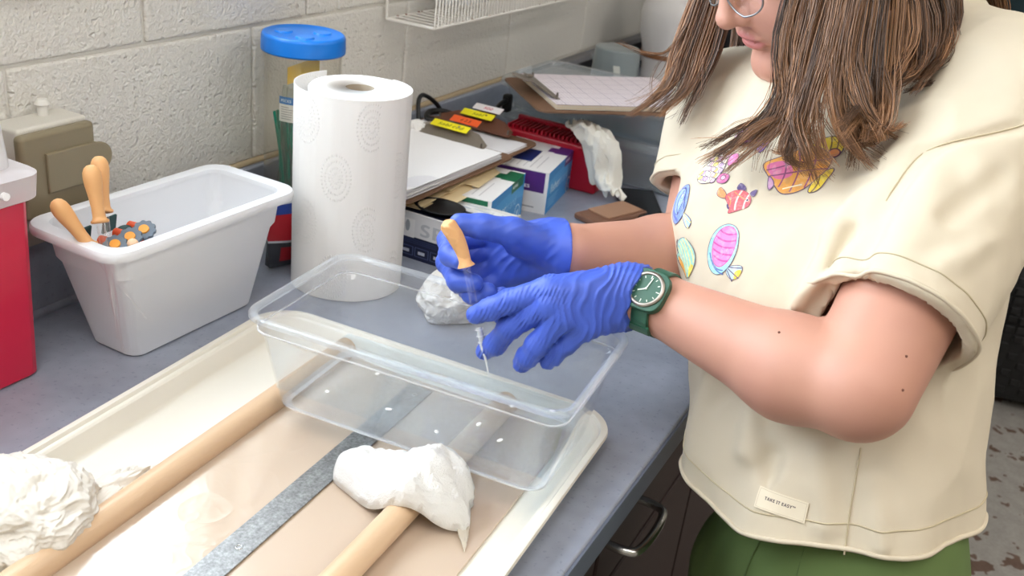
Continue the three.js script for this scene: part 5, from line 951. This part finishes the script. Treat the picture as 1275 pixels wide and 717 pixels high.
const fishTex = (draw) => canvasTex(320, 320, (x) => { x.clearRect(0, 0, 320, 320); x.lineJoin = x.lineCap = 'round'; draw(x); x.globalCompositeOperation = 'source-atop'; for (let i = 0; i < 260; i++) { x.fillStyle = ['rgba(255,250,235,0.16)', 'rgba(120,90,160,0.10)', 'rgba(255,235,200,0.14)', 'rgba(70,60,120,0.08)'][i % 4]; x.beginPath(); x.ellipse((i * 97) % 320, (i * 53 + i * i) % 320, 6 + i % 17, 3 + i % 9, i, 0, 7); x.fill(); } x.fillStyle = 'rgba(233,220,195,0.16)'; x.fillRect(0, 0, 320, 320); x.globalCompositeOperation = 'source-over'; });
const poly = (x, pts, fill, line = '#4a3a5c', lw = 3.5) => { const n = pts.length, m = (i) => [0, 1].map((k) => (pts[i % n][k] * 0.5 + pts[(i + 1) % n][k] * 0.5)); x.beginPath(); x.moveTo(...m(n - 1)); pts.forEach((q, i) => { const e = m(i), s = m(i + n - 1), c = 0.72; x.bezierCurveTo(s[0] + (q[0] - s[0]) * c, s[1] + (q[1] - s[1]) * c, e[0] + (q[0] - e[0]) * c, e[1] + (q[1] - e[1]) * c, e[0], e[1]); }); x.closePath(); if (fill) { x.fillStyle = fill; x.fill(); } if (lw) { x.strokeStyle = line; x.lineWidth = lw; x.stroke(); } };
const oval = (x, a, b, rx, ry, t, fill, line = '#4a3a5c', lw = 3.5) => { x.beginPath(); x.ellipse(a, b, rx, ry, t, 0, 7); if (fill) { x.fillStyle = fill; x.fill(); } if (lw) { x.strokeStyle = line; x.lineWidth = lw; x.stroke(); } };
const arcs = (x, list, col, lw) => { x.strokeStyle = col; x.lineWidth = lw; for (const [a, b, c, d, e, f] of list) { x.beginPath(); x.moveTo(a, b); x.quadraticCurveTo(c, d, e, f); x.stroke(); } };
const printM = (t) => S(0xffffff, 0.85, { map: t, transparent: true, alphaTest: 0.5 });
[['blue fish print', [0.3915, 0.2424, 0.7004], 0.078, 0.064, 0.3, (x) => {
  poly(x, [[205, 205], [300, 232], [290, 300], [215, 240]], '#9fc4e8'); arcs(x, [[220, 215, 260, 235, 292, 250], [222, 226, 256, 256, 288, 282]], '#e7dc6a', 7);
  oval(x, 125, 165, 92, 120, -0.25, '#6f8fe0'); oval(x, 120, 150, 60, 84, -0.3, '#8fb4f0', '#3f52a8', 5); arcs(x, [[70, 80, 150, 40, 205, 190], [150, 90, 190, 150, 150, 225], [120, 90, 80, 160, 150, 230]], '#2c3580', 9); arcs(x, [[60, 210, 100, 250, 170, 262]], '#4a62c8', 16); oval(x, 132, 120, 12, 16, 0, '#cfe4f8', '#2c3580', 4);
}], ['orange and red fish print', [0.3660, 0.2715, 0.7653], 0.052, 0.044, 0.3, (x) => {
  poly(x, [[95, 130], [20, 60], [12, 150], [90, 175]], '#ef8a4a'); poly(x, [[150, 90], [165, 20], [225, 60], [230, 95]], '#40306a'); poly(x, [[255, 110], [310, 60], [305, 150]], '#5a4a80'); poly(x, [[110, 200], [130, 260], [190, 250]], '#40306a');
  poly(x, [[85, 140], [150, 90], [230, 92], [292, 150], [290, 225], [210, 262], [140, 300], [150, 240], [95, 180]], '#e8505a', '#7a2440'); arcs(x, [[200, 100, 170, 170, 190, 255], [262, 130, 240, 180, 250, 240]], '#f6c6c0', 14); arcs(x, [[110, 150, 150, 180, 140, 230], [150, 110, 200, 150, 280, 180]], '#f08a4a', 8); oval(x, 262, 170, 10, 10, 0, '#2a1a30', '#fff', 3);
}], ['striped yellow and teal fish print', [0.3604, 0.1924, 0.7255], 0.056, 0.056, 0.3, (x) => {
  poly(x, [[60, 60], [200, 20], [290, 110], [280, 220], [200, 310], [110, 230], [30, 170], [80, 140]], '#8fd0c4'); poly(x, [[80, 150], [140, 180], [215, 305], [160, 270], [100, 220]], '#f0a030', '#7a4a20', 4); poly(x, [[240, 190], [285, 200], [215, 305]], '#f2d838', null, 0);
  arcs(x, [[90, 80, 170, 90, 200, 250], [120, 60, 210, 90, 225, 230], [150, 45, 240, 90, 250, 210], [190, 35, 270, 90, 272, 180], [75, 110, 140, 130, 180, 260]], '#f4e27a', 8); arcs(x, [[60, 60, 20, 110, 80, 140], [40, 165, 70, 190, 100, 215]], '#4a2a3a', 12);
}], ['pink wavy-striped fish print', [0.3327, 0.2229, 0.7746], 0.062, 0.064, 0.3, (x) => {
  poly(x, [[205, 230], [310, 220], [300, 270], [240, 312], [185, 270]], '#b8d8e0'); poly(x, [[250, 255], [305, 240], [296, 275], [250, 308]], '#f2c838', null, 0); arcs(x, [[205, 240, 250, 240, 300, 235], [205, 250, 240, 270, 285, 290], [200, 260, 220, 285, 240, 310]], '#4a3a6a', 6);
  oval(x, 135, 150, 100, 140, 0.2, '#8fd8e0'); oval(x, 140, 135, 78, 112, 0.2, '#f07ac0', '#c04a9a', 5); arcs(x, [[100, 50, 150, 80, 205, 60], [80, 85, 140, 120, 215, 95], [70, 120, 130, 150, 212, 135], [68, 155, 130, 185, 205, 175], [80, 190, 130, 220, 190, 210]], '#c83c9c', 9); arcs(x, [[50, 180, 80, 270, 170, 282], [70, 220, 110, 270, 165, 262]], '#4a6ab0', 8);
}], ['large orange, pink and yellow fish print', [0.3830, 0.3183, 0.8162], 0.095, 0.088, 0.3, (x) => {
  poly(x, [[180, 70], [250, 10], [312, 40], [300, 120], [215, 130]], '#f2d030'); poly(x, [[262, 195], [318, 150], [290, 270], [240, 290]], '#f2d030'); poly(x, [[20, 160], [120, 120], [210, 60], [290, 110], [285, 190], [225, 280], [150, 300], [95, 240]], '#f0a040'); poly(x, [[35, 165], [130, 140], [180, 210], [110, 240]], '#ea6aa0', null, 0);
  arcs(x, [[110, 130, 150, 190, 130, 260], [160, 105, 200, 180, 180, 280], [205, 75, 250, 160, 230, 260], [60, 190, 150, 160, 280, 120], [80, 215, 160, 200, 285, 170]], '#8a3a6a', 6); arcs(x, [[250, 20, 270, 60, 260, 110], [280, 30, 290, 70, 280, 110], [270, 205, 280, 240, 260, 280]], '#6a4a20', 5); oval(x, 282, 92, 20, 20, 0, '#e88a4a', '#5a2a4a', 5); poly(x, [[70, 205], [95, 290], [115, 250]], '#c88ac0'); arcs(x, [[150, 270, 180, 262, 215, 250]], '#fff0c8', 6);
}], ['net-patterned yellow and violet fish print', [0.4060, 0.2860, 0.7310], 0.062, 0.058, 0.3, (x) => {
  poly(x, [[60, 40], [180, 60], [230, 140], [220, 250], [120, 300], [30, 240], [20, 130]], '#efe4c0'); for (let i = 0; i < 30; i++) oval(x, 50 + (i * 47) % 160, 60 + Math.floor(i / 5) * 38, 19, 17, i, ['#f2dc60', '#c8a8dc', '#efe8dc', '#e8b8c8'][i % 4], '#4a3a5a', 4); poly(x, [[200, 60], [270, 30], [300, 110], [235, 140]], '#e86aa8'); poly(x, [[220, 190], [300, 180], [300, 250], [230, 260]], '#d85a98'); oval(x, 262, 215, 16, 16, 0, '#f4c0d8', '#4a2a4a', 4);
}], ['violet and pink fish print', [0.4218, 0.3247, 0.7560], 0.055, 0.05, 0.3, (x) => {
  poly(x, [[20, 140], [110, 50], [240, 60], [250, 180], [130, 230], [50, 210]], '#d8a0d0'); poly(x, [[220, 150], [310, 110], [290, 290], [230, 230]], '#7a5ab8'); arcs(x, [[60, 130, 150, 130, 235, 90], [70, 170, 150, 170, 240, 140], [110, 205, 170, 200, 245, 175]], '#b04a98', 9); arcs(x, [[240, 190, 270, 180, 300, 150], [245, 215, 272, 215, 296, 200]], '#3a2a6a', 7); oval(x, 80, 130, 12, 12, 0, '#fff', '#3a2a52', 4);
}]].forEach(([label, at, w, h, rot, draw]) => decal('fish_print', label, at, w, h, rot, printM(fishTex(draw)), 0.0007));
decal('hem_tag', 'small sewn tag with dark lettering', [0.2036, 0.0335, 0.9123], 0.050, 0.021, 0.11, S(0xffffff, 0.85, { map: canvasTex(384, 160, (x) => { x.fillStyle = '#e9dcc4'; x.fillRect(0, 0, 384, 160); x.fillStyle = '#3a2c34'; x.font = 'bold 34px sans-serif'; x.fillText('TAKE IT EASY™', 64, 82); x.strokeStyle = '#d2c3a8'; x.lineWidth = 4; x.strokeRect(12, 12, 360, 136); }) }), 0.0014, 10);
scene.children.forEach((o) => { if (o.isGroup || o.isMesh || o.isLight || o.isCamera) o.position.y += BENCH; });
renderer.render(scene, camera);
